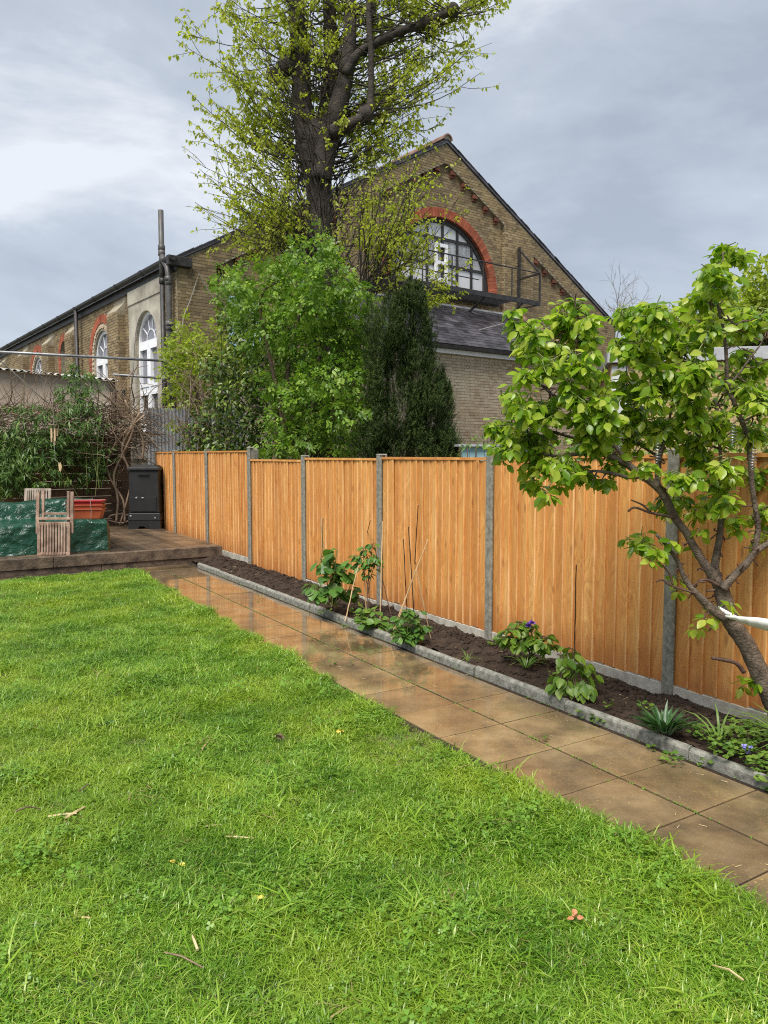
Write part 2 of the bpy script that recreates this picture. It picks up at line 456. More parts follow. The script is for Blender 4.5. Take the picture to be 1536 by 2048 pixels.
# wet paving slabs
m, nt, b, out = new_mat('paving_slab'); q = NT(nt)
P = q.pos(); rnd = q.n('ShaderNodeObjectInfo').outputs['Random']
O = q.obj(); sep = q.n('ShaderNodeSeparateXYZ', {0: O})
ed = q.math('MAXIMUM', q.math('ABSOLUTE', sep.outputs[0]), q.math('ABSOLUTE', sep.outputs[1]))
c = q.ramp(q.noise(P, 3.1, 6, .6), [(.30, (.092, .066, .038)), (.48, (.19, .135, .072)), (.68, (.31, .228, .125))])
dk = q.ramp(q.noise(P, 2.3, 5, .55, .3), [(.52, 0.0), (.66, .62)])
c = q.mix(dk, c, (.075, .06, .042))
c = q.mix(q.math('MULTIPLY', q.ramp(ed, [(.19, 0.0), (.225, 1.0)]), .13), c, (.36, .255, .125))
c = q.mix(q.math('MULTIPLY', q.ramp(q.noise(P, 120, 3), [(.56, 0.0), (.72, 1.0)]), .3), c, (.46, .36, .2))
spots = q.ramp(q.n('ShaderNodeTexVoronoi', {'Vector': P, 'Scale': 38.0}).outputs['Distance'], [(.10, 1.0), (.2, 0.0)])
spots = q.math('MULTIPLY', spots, q.ramp(q.noise(P, 2.7, 2), [(.5, 0.0), (.62, .7)]))
c = q.mix(spots, c, (.50, .37, .10))
c = q.mix(1.0, c, q.ramp(rnd, [(0, (.80, .80, .83)), (1, (1.14, 1.12, 1.06))]), 'MULTIPLY')
q.put(b.inputs['Base Color'], c)
sy = q.n('ShaderNodeSeparateXYZ', {0: P}).outputs[1]
farwet = q.ramp(q.math('DIVIDE', sy, 10.0), [(.40, 0.0), (.62, .16)])
wetn = q.math('ADD', q.noise(P, 1.5, 4, .55), farwet)
rg = q.ramp(wetn, [(.42, .40), (.52, .22), (.62, .05)])
q.put(b.inputs['Roughness'], rg)
q.put(b.inputs['Coat Weight'], q.ramp(wetn, [(.45, 0.12), (.64, 1.0)]))
b.inputs['Coat Roughness'].default_value = .05
b.inputs['Coat IOR'].default_value = 1.33
hb = q.math('MULTIPLY', q.noise(P, 150, 6, .7), q.ramp(wetn, [(.42, 1.0), (.62, .12)]))
q.put(b.inputs['Normal'], q.bump(hb, .8, .004))
MAT['paving_slab'] = m

# soil
m, nt, b, out = new_mat('soil'); q = NT(nt); P = q.pos()
c = q.ramp(q.noise(P, 9, 6, .65), [(.3, (.018, .011, .007)), (.55, (.042, .026, .017)), (.75, (.075, .05, .034))])
q.put(b.inputs['Base Color'], c); b.inputs['Roughness'].default_value = .8; b.inputs['Specular IOR Level'].default_value = .35
q.put(b.inputs['Normal'], q.bump(q.noise(P, 45, 6, .7), 1.0, .02)); MAT['soil'] = m

# green tarpaulin
m, nt, b, out = new_mat('tarpaulin'); q = NT(nt); P = q.pos()
c = q.ramp(q.noise(P, 5, 5), [(.3, (.004, .034, .018)), (.6, (.008, .056, .032)), (.8, (.016, .085, .052))])
q.put(b.inputs['Base Color'], c); b.inputs['Roughness'].default_value = .22
n1 = q.noise(q.mapv(P, (1, 1, 1.6)), 6.0, 5, .58, 1.4)
q.put(b.inputs['Normal'], q.bump(n1, .6, .05)); MAT['tarpaulin'] = m

# window glass seen from outside by day
def glassmat(name, col, rough=.06):
    m, nt, b, out = new_mat(name); q = NT(nt)
    q.put(b.inputs['Base Color'], q.ramp(q.noise(q.pos(), 2.0, 4), [(.35, tuple(x * .8 for x in col)), (.65, col)]))
    b.inputs['Roughness'].default_value = rough; b.inputs['IOR'].default_value = 1.5
    q.put(b.inputs['Normal'], q.bump(q.noise(q.pos(), 1.5, 2), .05, .02)); MAT[name] = m
glassmat('dark_glass', (.035, .034, .042))
glassmat('frosted_pane', (.62, .64, .67), .3)
glassmat('grey_glass', (.20, .20, .235), .12)
# ================================================================== SETTING
def pip(px, py, poly):
    """which of the points (arrays) lie inside the outline"""
    inside = np.zeros(px.shape, bool); n = len(poly); j = n - 1
    for i in range(n):
        xi, yi = poly[i]; xj, yj = poly[j]
        if yi != yj:
            inside ^= ((yi > py) != (yj > py)) & (px < (xj - xi) * (py - yi) / (yj - yi) + xi)
        j = i
    return inside

def wob(x, seed=0.0):
    return np.sin(x * 1.7 + seed) * .5 + np.sin(x * 4.3 + seed * 2.1) * .3 + np.sin(x * 9.1 + seed * 3.7) * .2
def hnoise(x, y):
    return (np.sin(x * 2.1 + 1.3 * np.sin(y * 1.7)) + np.sin(y * 2.7 + 1.1 * np.sin(x * 1.9 + 2)) + .5 * np.sin(x * 6.3 + y * 4.1) + .5 * np.sin(y * 7.9 - x * 5.2)) / 3

def grid_mesh(name, x0, x1, y0, y1, nx, ny, zf, mat, to_world, smooth=True):
    X, Y = np.meshgrid(np.linspace(x0, x1, nx), np.linspace(y0, y1, ny))
    Z = zf(X, Y)
    V = to_world(X.ravel(), Y.ravel(), Z.ravel())
    i = np.arange(nx * ny).reshape(ny, nx)
    Fq = np.stack([i[:-1, :-1], i[:-1, 1:], i[1:, 1:], i[1:, :-1]], -1).reshape(-1, 4)
    return mesh_np(name, V, Fq, None, smooth, MAT[mat])
def garden_w(p, s, z): return np.stack([GN[0] * p + GD[0] * s, GN[1] * p + GD[1] * s, z], -1)

g = link('ground', grid_mesh('ground', -420, 420, -60, 780, 30, 30, lambda x, y: x * 0 - .12, 'far_ground', lambda x, y, z: np.stack([x, y, z], -1)))
tag(g, 'bare earth ground running out under the gardens to the horizon', kind='structure')

def lawn_edge(s):                       # p of the ragged lawn edge over the path slabs
    return np.interp(s, [-2, 1.5, 2.5, 3, 4, 5.9, 8, 10.6], [2.48, 2.45, 2.43, 2.37, 2.36, 2.46, 2.47, 2.55]) + .03 * wob(s * 2.2)
def lawn_z(p, s): return .022 + .02 * hnoise(p * 1.1, s * 1.1) * np.clip((2.3 - p) / .6, 0, 1)
m, nt, b, out = new_mat('lawn_soil'); q = NT(nt)
q.put(b.inputs['Base Color'], q.ramp(q.noise(q.pos(), 5, 5), [(.35, (.035, .055, .014)), (.65, (.07, .11, .022))])); b.inputs['Roughness'].default_value = .95
MAT['lawn_soil'] = m
S_, U_ = np.meshgrid(np.linspace(-2.0, 10.75, 150), np.linspace(0, 1, 90))
Pp = -13 + (lawn_edge(S_) + 13) * U_ ** .6
V = garden_w(Pp.ravel(), S_.ravel(), (lawn_z(Pp, S_) * np.where(U_ > .995, .2, 1)).ravel())
i = np.arange(90 * 150).reshape(90, 150)
lawn = link('lawn', mesh_np('lawn', V, np.stack([i[:-1, :-1], i[1:, :-1], i[1:, 1:], i[:-1, 1:]], -1).reshape(-1, 4), None, True, MAT['lawn_soil']))
tag(lawn, 'mown lawn filling the near left of the garden beside the path', kind='structure')

# ---- path: concrete slabs in two columns
path = link('path', grid_mesh('path_bed', 2.2, 3.47, -1, 11.0, 3, 30, lambda p, s: p * 0 - .007, 'soil', garden_w))
tag(path, 'wet garden path of square brown concrete slabs between lawn and flower bed', kind='structure')
def slab_mesh(h=.2195, t=.045, c=.0012):
    V = [(-h, -h, -t), (h, -h, -t), (h, h, -t), (-h, h, -t), (-h, -h, -c), (h, -h, -c), (h, h, -c), (-h, h, -c),
         (-h + c, -h + c, 0), (h - c, -h + c, 0), (h - c, h - c, 0), (-h + c, h - c, 0)]
    Fq = []
    for k in (0, 4):
        for j in range(4):
            l = (j + 1) % 4; Fq.append((k + j, k + l, k + 4 + l, k + 4 + j))
    Fq.append((8, 9, 10, 11))
    return mesh_np('paving_slab', V, Fq, None, False, MAT['paving_slab'])
sm = slab_mesh()
for col in range(2):
    for k in range(-5, 25):
        s = 2.315 + .4475 * k; p = 2.935 + (.2275 if col else -.2275)
        if s > 10.85: continue
        P = gp(p, s, rng.uniform(-.0012, .0012))
        o = link('paving_slab', sm, path, None, P, (rng.normal(0, .0012), rng.normal(0, .0012), GA + rng.normal(0, .002)))
        o.scale = (1.0 + rng.uniform(-.006, .004), 1.0 + rng.uniform(-.006, .004), 1)

# ---- kerb of concrete edging stones
kerb = tag(bpy.data.objects.new('kerb', None), 'low weathered concrete kerb edging the flower bed along the path', kind='structure')
COL.objects.link(kerb); WM[kerb.name] = Matrix.Identity(4)
def edging_mesh(L=.9, w=.045, h=.062):
    prof = [(-w / 2, -.08), (-w / 2, h - .02), (-w / 2 + .006, h - .008), (-w / 2 + .018, h), (w / 2 - .01, h), (w / 2, h - .012), (w / 2, -.08)]
    V = [(x, y, z) for y in (0.0, L) for x, z in prof]; n = len(prof)
    mb = MB(); mb.add(V, [(j, j + 1, n + j + 1, n + j) for j in range(n - 1)] + [tuple(range(n)), tuple(range(2 * n - 1, n - 1, -1))])
    return mb.mesh('edging_stone', MAT['kerb_concrete'])
em = edging_mesh()
s0 = 2.51
for k in range(-4, 10):
    s = s0 + k * .906
    if s + .9 > 10.95: break
    link('edging_stone', em, kerb, None, gp(3.452 + .006 * math.sin(k * 2.3), s, .004 * math.sin(k * 1.7)), (rng.normal(0, .004), rng.normal(0, .012), GA + rng.normal(0, .006)))

# ---- flower bed soil, with clods
def soil_z(p, s): return .047 + .022 * hnoise(p * 5, s * 4) + .012 * hnoise(p * 13, s * 11 + 3) - .03 * np.clip((p - 3.95) / .25, 0, 1) + .03 * np.exp(-((p - 3.85) / .15) ** 2)
soil = link('flower_bed_soil', grid_mesh('flower_bed_soil', 3.475, 4.30, -1.2, 11.15, 46, 420, soil_z, 'soil', garden_w))
tag(soil, 'strip of freshly dug dark soil between the kerb and the fence', kind='structure')
bm = bmesh.new(); bmesh.ops.create_icosphere(bm, subdivisions=1, radius=1); cv = np.array([v.co[:] for v in bm.verts]); cf = np.array([[v.index for v in f.verts] for f in bm.faces]); bm.free()
n = 5200
cp = np.where(rng.random(n) < .45, rng.normal(3.9, .1, n), rng.uniform(3.49, 4.17, n)).clip(3.49, 4.19); cs = 0.9 + 10.1 * rng.random(n) ** 1.35
cr_ = rng.lognormal(-4.55, .45, n).clip(.004, .030)
base = garden_w(cp, cs, soil_z(cp, cs) + cr_ * .25)
V = base[:, None] + cr_[:, None, None] * (cv[None] * rng.uniform(.6, 1.25, (n, len(cv), 1))) * np.array([1, 1, .75])
cl = link('soil_clods', mesh_np('soil_clods', V.reshape(-1, 3), (cf[None] + (np.arange(n) * len(cv))[:, None, None]).reshape(-1, 3), None, True, MAT['soil']))
tag(cl, 'loose clods and crumbs of dark soil over the flower bed', 'soil', kind='stuff')

# ================================================================== FENCE
FA, FB = gp(4.22, 1.4), gp(4.12, 11.0)
FD = (FB - FA) / np.linalg.norm(FB - FA); FRZ = math.atan2(-FD[0], FD[1])
fence = thing('fence', 'new golden brown closeboard fence with concrete posts along the flower bed', 'fence', tuple(FA), FRZ)
def fpx(x, y): t, z, P = on_vplane(x, y, FA, FD); return t, z
ppx = [(1353, 905), (985, 908), (763, 912), (610, 916), (501, 897), (415, 902), (350, 903), (312, 904)]
pt = [fpx(x, 910)[0] for x, y in ppx]
pt = [pt[0] - 1.84 * 2, pt[0] - 1.84] + pt                # two more posts past the right edge of the view
ptop = [1.66, 1.63, 1.63, 1.61, 1.60, 1.585, 1.70, 1.675, 1.675, 1.675]
ptop_panel = [1.64, 1.60, 1.59, 1.568, 1.555, 1.528, 1.652, 1.652, 1.648]
pbot_panel = [.09, .10, .10, .09, .06, .0, .12, .14, .14]
def post_mesh(h):
    mb = MB(); w = .043
    prof = [(-w, -w + .012), (-w + .012, -w), (w - .012, -w), (w, -w + .012), (w, -.02), (.028, -.02), (.028, .02), (w, .02), (w, w), (-w, w), (-w, .02), (-.028, .02), (-.028, -.02), (-w, -.02)]
    # slots face along the fence (local y), broad face to the garden (local -x)
    mb.prism([(x, y) for x, y in prof], -.35, h, lambda a, b_, z: (b_, a, z))
    mb.prism([(-.045, -.045), (.045, -.045), (.045, .045), (-.045, .045)], h, h + .012, lambda a, b_, z: (a * (1 - (z - h) * 18), b_ * (1 - (z - h) * 18), z))
    return mb.mesh('post', MAT['concrete'])
for t, h in zip(pt, ptop):
    link('post', post_mesh(h), fence, None, (0, t, 0), (0, 0, rng.normal(0, .01)))
extra = MB(); extra.box((.09, pt[6] + .10, -.2), (.17, pt[6] + .19, 1.69)); extra.build('old_post', MAT['concrete'], fence, bevel=.01, world=False)
def board_mesh(w, h, seed):
    r = np.random.default_rng(seed)
    zc = np.linspace(0, h, 6); mb = MB(); V = []
    b0 = r.uniform(-.006, .006)
    for k, z in enumerate(zc):
        j = r.uniform(-.0015, .0015); z0 = z + (b0 if k == 0 else 0)
        V += [(-.021 + j, .0015, z0), (-.0195 + j, -.0005, z0), (-.008, 0, z0), (0, w, z0 - (.004 if k == 0 else 0)), (-.006, w, z0 - (.004 if k == 0 else 0)), (-.0225 + j, .006, z0)]
    n = 6; Fq = []
    for k in range(5):
        for j in range(n):
            l = (j + 1) % n; Fq.append((k * n + j, k * n + l, (k + 1) * n + l, (k + 1) * n + j))
    Fq += [tuple(range(n)), tuple(range(5 * n, 6 * n))]
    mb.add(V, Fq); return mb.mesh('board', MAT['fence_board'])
for i in range(len(pt) - 1):
    y0, y1 = pt[i] + .045, pt[i + 1] - .045
    zb, zt = pbot_panel[i], ptop_panel[i]
    pn = MB()
    for zr in (zb + .18, (zb + zt) / 2, zt - .2): pn.box((.004, y0, zr - .02), (.03, y1, zr + .02))
    panel = pn.build('fence_panel', MAT['fence_board'], fence, world=False)
    nb = int(round((y1 - y0) / .104)); pitch = (y1 - y0) / nb
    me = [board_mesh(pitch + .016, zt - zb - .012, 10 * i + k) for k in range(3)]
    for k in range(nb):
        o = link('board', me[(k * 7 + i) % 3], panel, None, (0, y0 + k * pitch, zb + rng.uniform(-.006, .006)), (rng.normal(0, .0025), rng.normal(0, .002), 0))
    cap = MB(); cap.box((-.028, y0, zt - .012), (.03, y1, zt + .012), tint=.3)
    link('capping_rail', cap.mesh('capping_rail', MAT['fence_board']), panel)
    gb = MB(); z = zb - .004
    while z > -.2:
        gb.box((-.022, y0 - .02, z - .15), (.022, y1 + .02, z - .003)); z -= .15
    o = gb.build('gravel_board', MAT['gravel_concrete'], fence, bevel=.004, world=False)

# ================================================================== DECK
DZ, DS, DB = .22, 11.12, 15.6
deck = tag(bpy.data.objects.new('deck', None), 'raised weathered timber deck at the far end of the garden', kind='structure')
COL.objects.link(deck); WM[deck.name] = Matrix.Identity(4)
def gbox(mb, p0, p1, s0, s1, z0, z1, tint=0.0):
    v = [gp(p, s, z) for z in (z0, z1) for p, s in ((p0, s0), (p1, s0), (p1, s1), (p0, s1))]
    mb.add(v, [(0, 3, 2, 1), (4, 5, 6, 7), (0, 1, 5, 4), (1, 2, 6, 5), (2, 3, 7, 6), (3, 0, 4, 7)], tint)
pk = MB(); pk.box((-.058, 0, -.028), (.058, DB - DS - .13, 0)); pkm = pk.mesh('plank', MAT['deck_wood'])
p = 3.90
while p > -2.2:
    link('plank', pkm, deck, None, gp(p, DS + .125, DZ + rng.uniform(-.002, .002)), (0, 0, GA)); p -= .122
def sleeper(p0, p1, s0, s1, z0, z1):
    mb = MB(); gbox(mb, p0, p1, s0, s1, z0, z1, rng.random()); o = mb.build('sleeper', MAT['old_oak'], deck, bevel=.008)
for p0, p1 in ((-4.0, -.6), (-.595, 1.58), (1.585, 3.96)): sleeper(p0, p1, DS, DS + .12, .07, DZ + .004)
for p0, p1 in ((-4.0, .1), (.105, 2.2), (2.205, 3.97)): sleeper(p0, p1, DS + .02, DS + .12, -.06, .067)
for k in range(12):
    mb = MB(); gbox(mb, 1.5 + k * .22, 1.71 + k * .22, DS - .10, DS - .005, -.08, -.012, rng.random()); mb.build('brick', MAT['old_oak'], deck, bevel=.006)
mb = MB(); gbox(mb, -2.2, 3.96, DS + .13, DB, -.1, DZ - .03); mb.build('joists', MAT['old_oak'], deck)
strip = link('bare_soil', grid_mesh('bare_soil', -5, 3.46, 10.55, DS + .03, 60, 12, lambda p, s: -.005 + .018 * hnoise(p * 8, s * 8) - (10.9 - s).clip(0, 1) * .09, 'soil', garden_w))
tag(strip, 'narrow strip of bare soil between the lawn end and the deck', kind='structure')
# ================================================================== BRICK HALL
PHI = math.radians(37.0)
HC = at(352, 521, 18.0)[:2]
HU = np.array([math.cos(PHI), math.sin(PHI)]); HV = np.array([-math.sin(PHI), math.cos(PHI)])
hall = thing('brick_hall', 'long old yellow brick hall with a steep gable and half round window', 'building', (HC[0], HC[1], 0), PHI)
def hpx(x, y, off=0.0):                    # photo pixel -> (t, z) in a plane parallel to the gable, off metres in front of it
    t, z, P = on_vplane(x, y, HC - HV * off, HU); return t, z
def spx(x, y, off=0.0):                    # photo pixel -> (y, z) on the long side wall
    t, z, P = on_vplane(x, y, HC - HU * off, HV); return t, z
gf = lambda a, b_, h: (a, -h, b_)          # gable plane: h towards the viewer
sf = lambda a, b_, h: (-h, a, b_)          # side wall plane
XA, ZA, ZE, XR = 8.27, 10.62, 6.05, 16.4
SL = (ZA - ZE) / XA
def ztop(x): return ZA - SL * abs(x - XA)
ARC, ARZ, RI, RO = 8.25, 6.57, 1.98, 2.25
def arcpts(cx, cz, r, a0=0.0, a1=PI, n=28): return [(cx + r * math.cos(a0 + (a1 - a0) * k / n), cz + r * math.sin(a0 + (a1 - a0) * k / n)) for k in range(n + 1)]

BRK = {}
def brick_mesh(L, mat, depth=.010):
    k = (round(L, 4), mat)
    if k not in BRK:
        mb = MB(); x, z, c = L / 2, .0325, .002
        V = [(-x, 0, -z), (x, 0, -z), (x, 0, z), (-x, 0, z), (-x, -depth + c, -z), (x, -depth + c, -z), (x, -depth + c, z), (-x, -depth + c, z), (-x + c, -depth, -z + c), (x - c, -depth, -z + c), (x - c, -depth, z - c), (-x + c, -depth, z - c)]
        Fq = [(q + j, q + (j + 1) % 4, q + 4 + (j + 1) % 4, q + 4 + j) for q in (0, 4) for j in range(4)] + [(8, 9, 10, 11)]
        mb.add(V, Fq); BRK[k] = mb.mesh('brick', MAT[mat])
    return BRK[k]
def brick_field(parent, fr, inside, a0, a1, b0, b1, mat, rz=0.0, singles=0, center=None, proud=.0, shift=0.0):
    """Flemish bond bricks standing proud of a mortar face; the ones that show largest are parts of their own"""
    A = []; 
    nrow = int((b1 - b0) / .075)
    for r in range(nrow):
        bz = b0 + .0375 + r * .075; a = a0 - .34 + (.169 if r % 2 else 0) + shift; st = 0
        while a < a1 + .3:
            L = .215 if st % 2 == 0 else .1025
            A.append((a + L / 2, bz, L)); a += L + .01; st += 1
    A = np.array(A); g_ = np.arange(a0 - .4, a1 + .4, .01)
    keep_ = []
    for bz in np.unique(A[:, 1]):               # bricks are cut to fit at edges and openings
        okr = inside(g_, np.full(g_.shape, bz - .033)) & inside(g_, np.full(g_.shape, bz + .033))
        for a, _, L in A[A[:, 1] == bz]:
            w_ = np.where(okr & (g_ >= a - L / 2) & (g_ <= a + L / 2))[0]
            if len(w_) < 4: continue
            lo, hi = max(a - L / 2, g_[w_[0]]), min(a + L / 2, g_[w_[-1]])
            if hi - lo > L - .021: lo, hi = a - L / 2, a + L / 2
            keep_.append(((lo + hi) / 2, bz, hi - lo))
    A = np.array(keep_)
    if not len(A): return
    if singles:
        d = np.hypot(A[:, 0] - center[0], A[:, 1] - center[1]) + 50 * ((np.abs(A[:, 2] - .215) > .002) & (np.abs(A[:, 2] - .1025) > .002)); order = np.argsort(d); S = A[order[:singles]]; A = A[order[singles:]]
        for a, bz, L in S:
            L2 = .215 if L > .15 else .1025
            link('brick', brick_mesh(L2, mat), parent, None, fr(a, bz, proud), (0, 0, rz))
    if len(A):
        n = len(A); x = A[:, 2] / 2; z = .0325; c = .002; h0 = proud; h1 = proud + .007; h2 = proud + .010
        def lay(ins, h):
            return [np.stack(fr(A[:, 0] + sx * (x - ins), A[:, 1] + sz * (z - ins), np.full(n, h)), -1) for sx, sz in ((-1, -1), (1, -1), (1, 1), (-1, 1))]
        V = np.stack(lay(0, h0) + lay(0, h1) + lay(c, h2), 1)
        Fq = np.array([(q + j, q + (j + 1) % 4, q + 4 + (j + 1) % 4, q + 4 + j) for q in (0, 4) for j in range(4)] + [(8, 9, 10, 11)])
        Fq = (Fq[None] + (np.arange(n) * 12)[:, None, None]).reshape(-1, 4)
        me = mesh_np('bricks', V.reshape(-1, 3), Fq, np.repeat(rng.random(n), 12), False, MAT[mat])
        bm = bmesh.new(); bm.from_mesh(me); bmesh.ops.recalc_face_normals(bm, faces=bm.faces); bm.to_mesh(me); bm.free()
        tag(link('brickwork', me, parent), kind='stuff')

def poly_wall(name, outer, holes, h0, h1, fr, mat, parent):
    """a flat wall of thickness h1-h0 with openings, reveals included"""
    mb = MB(); loops = [outer] + holes
    tri = tessellate_polygon([[Vector((x, y, 0)) for x, y in lp] for lp in loops])
    flat = [q for lp in loops for q in lp]; n = len(flat)
    f = [tuple(t) for t in tri] + [tuple(i + n for i in t) for t in tri]
    k = 0
    for lp in loops:
        m_ = len(lp); f += [(k + i, k + (i + 1) % m_, k + (i + 1) % m_ + n, k + i + n) for i in range(m_)]; k += m_
    mb.add([fr(x, y, h0) for x, y in flat] + [fr(x, y, h1) for x, y in flat], f)
    return mb.build(name, MAT[mat], parent, world=False)

# --- gable: recessed field with the half round opening, raking band and pilasters 12 cm proud
RX1, RX0 = 10.72, 2 * XA - 10.72
QX1, QX0 = 12.05, 2 * XA - 12.05
hole = arcpts(ARC, ARZ, RO + .005) + [(ARC - RO, ARZ - .12), (ARC + RO, ARZ - .12)]
outer = [(.02, .0), (XR, 0), (XR, ztop(XR) - .02), (XA, ZA - .02), (.02, ZE - .02)]
gable = poly_wall('gable_wall', outer, [hole], -.45, -.12, gf, 'mortar', hall)
BD = .52
def zlow(x): return ztop(x) - BD
band = [(XA, ZA), (XR, ztop(XR)), (XR, 0), (XR - 1.0, 0), (XR - 1.0, zlow(XR - 1.0)), (QX1, zlow(QX1)), (QX1, 0), (RX1, 0), (RX1, zlow(RX1)), (XA, zlow(XA)),
        (RX0, zlow(RX0)), (RX0, 0), (QX0, 0), (QX0, zlow(QX0)), (1.0, zlow(1.0)), (1.0, 0), (0.01, 0), (0.01, ZE)]
bandw = poly_wall('raking_band', band, [], -.118, 0, gf, 'mortar', hall)
def in_field(a, b_):
    r = np.hypot(a - ARC, b_ - ARZ)
    ok = (b_ < ZA - SL * np.abs(a - XA) - BD + .03) & ~((r < RO + .005) & (b_ > ARZ - .0)) & ~((np.abs(a - ARC) < RO) & (b_ > ARZ - .14) & (b_ <= ARZ))
    return ok & (b_ > 3.2) & (((a > RX0) & (a < RX1)) | ((a > QX1) & (a < XR - 1.0)) | ((a > 1.0) & (a < QX0)))
brick_field(gable, gf, in_field, 1.0, XR - 1, 3.0, ZA, 'stock_brick', 0, 170, (10.0, 8.5), -.12)
brick_field(bandw, gf, lambda a, b_: pip(a, b_, band) & (b_ > 3.2), 0, XR, 3.0, ZA, 'stock_brick', 0, 120, (10.5, 8.7), 0.0, .06)
for xr_ in (RX1, XR - 1.0):                  # brick returns of the pilasters
    brick_field(bandw, lambda a, b_, h: (xr_ - h, a, b_), lambda a, b_: (a > .0) & (a < .118) & (b_ > 3.2) & (b_ < zlow(xr_) - .02), 0, .12, 3.0, ZA, 'stock_brick')
# underside of the band: red corbel bricks in pairs
for sgn in (-1, 1):
    for k in range(17):
        x = XA + sgn * (.30 + .455 * k)
        if RX1 - .1 < x < QX1 + .15 or QX0 - .15 < x < RX0 + .1 or x > XR - 1.1 or x < 1.1: continue
        z = zlow(x) - SL * .1
        mb = MB(); mb.box((x - .09, .015, z - .07), (x + .09, .118, z + .05), tint=rng.random())
        mb.box((x - .09, .06, z - .15), (x + .09, .118, z - .075), tint=rng.random())
        mb.build('corbel', MAT['corbel_brick'], hall, bevel=.008, world=False)
# voussoirs of the big arch
nv = 62
for k in range(nv):
    a0, a1 = PI * (k + .06) / nv, PI * (k + .94) / nv
    mb = MB(); mb.prism([(ARC + r * math.cos(a), ARZ + r * math.sin(a)) for r, a in ((RI, a0), (RO, a0), (RO, a1), (RI, a1))], -.40, -.09, gf, rng.random())
    mb.build('arch_brick', MAT['red_brick'], hall, world=False)
mb = MB(); mb.prism([(ARC + r * math.cos(a), ARZ + r * math.sin(a)) for r, a in [(RI + .005, PI * j / 40) for j in range(41)] + [(RO - .005, PI * (40 - j) / 40) for j in range(41)]], -.40, -.105, gf)
mb.build('arch_mortar', MAT['mortar'], hall, world=False)
mb = MB(); mb.box((ARC - RO - .1, -.02, ARZ - .22), (ARC + RO + .15, .3, ARZ - .125)); mb.build('window_sill', MAT['red_brick'], hall, bevel=.01, world=False)
# big window: black glazing bars, frosted panes
W = MB()
ro, ri = RI - .005, RI - .13
W.prism(arcpts(ARC, ARZ, ro) + list(reversed(arcpts(ARC, ARZ, ri))), -.30, -.20, gf)
W.box((ARC - ro, .205, ARZ - .115), (ARC + ro, .30, ARZ + .02))
bars = [-1.68, -1.09, -.5, .09, .68, 1.27]
zr = [hpx(924, 486, -.2)[1], hpx(924, 537, -.2)[1]]
for x in bars:
    W.box((ARC + x - .04, .215, ARZ + .02), (ARC + x + .04, .285, ARZ + math.sqrt(ri ** 2 - x * x) + .04))
for z in zr:
    hw = math.sqrt(ri ** 2 - (z - ARZ) ** 2); W.box((ARC - hw - .03, .218, z - .04), (ARC + hw + .03, .282, z + .04))
big = W.build('half_round_window', MAT['black_iron'], hall, world=False)
xs = [-ri] + bars + [ri]; zs = [ARZ + .02] + zr + [ARZ + ri]
for i in range(len(xs) - 1):
    for j in range(3):
        x0, x1, z0, z1 = xs[i] + .03, xs[i + 1] - .03, zs[j] + .03, zs[j + 1] - .02
        xm = max(abs(x0), abs(x1)) if x0 * x1 > 0 else max(abs(x0), abs(x1))
        poly = []
        R = ri + .02
        cand = [(x0 + (x1 - x0) * k / 10) for k in range(11)]
        top = [(x, min(z1, ARZ + math.sqrt(max(0, R * R - x * x)))) for x in cand]
        top = [(x, z) for x, z in top if z > z0 + .02]
        if len(top) < 3: continue
        poly = [(top[0][0], z0), (top[-1][0], z0)] + list(reversed(top))
        mb = MB(); mb.prism([(ARC + x, z) for x, z in poly], -.262, -.25, gf); mb.build('pane', MAT['frosted_pane'], big, world=False)
(tx0, tz1), (tx1, tz0) = hpx(873, 484, -.1), hpx(897, 566, -.1)
wf = MB()
for a, b_ in (((tx0, .13, tz0), (tx0 + .09, .2, tz1)), ((tx1 - .09, .13, tz0), (tx1, .2, tz1)), ((tx0, .131, tz1 - .1), (tx1, .199, tz1)), ((tx0, .131, tz0), (tx1, .199, tz0 + .12)), ((tx0, .131, (tz0 + tz1) / 2 - .05), (tx1, .199, (tz0 + tz1) / 2 + .05))): wf.box(a, b_)
wfo = wf.build('casement', MAT['white_upvc'], big, world=False, bevel=.004)
# glimpse of a light blue framed window low on the gable behind the elder
(bx0, bz1), (bx1, bz0) = hpx(459, 592, 0), hpx(520, 700, 0)
wf = MB()
for a, b_ in (((bx0, -.05, bz0), (bx0 + .13, .1, bz1)), ((bx1 - .13, -.05, bz0), (bx1, .1, bz1)), ((bx0, -.049, bz1 - .15), (bx1, .099, bz1)), ((bx0, -.049, bz0), (bx1, .099, bz0 + .15)), ((bx0, -.048, (bz0 + bz1) / 2 - .06), (bx1, .098, (bz0 + bz1) / 2 + .06))): wf.box(a, b_)
bw = wf.build('blue_window', MAT['pale_blue_paint'], hall, world=False)
mb = MB(); mb.box((bx0 + .1, -.01, bz0 + .1), (bx1 - .1, .0, bz1 - .1)); mb.build('pane', MAT['frosted_pane'], bw, world=False)

# --- roof: slates, verge, ridge tiles
DEP = 34.0
rf = MB()
for sgn in (-1, 1):
    xe = -.16 if sgn < 0 else XR + .16
    z0 = ztop(xe)
    rf.prism([(XA, ZA + .02), (xe, z0 + .02), (xe, z0 + .10), (XA, ZA + .10)], -DEP, .05, gf)
roof = rf.build('roof', MAT['slate'], hall, world=False)
vg = MB()
for sgn in (-1, 1):                       # short slates along the verge, slightly uneven
    L = XA / 40
    for k in range(40):
        x0 = XA + sgn * k * L * 1.0; x1 = XA + sgn * (k + 1) * L * 1.0; j = rng.uniform(0, .012)
        vg.prism([(x0, ztop(x0) + .10 + j), (x1, ztop(x1) + .095 + j), (x1, ztop(x1) + .12 + j), (x0, ztop(x0) + .13 + j)], -.3, .07 + rng.uniform(-.01, .01), gf, rng.random())
vg.build('verge_slates', MAT['slate'], roof, world=False)
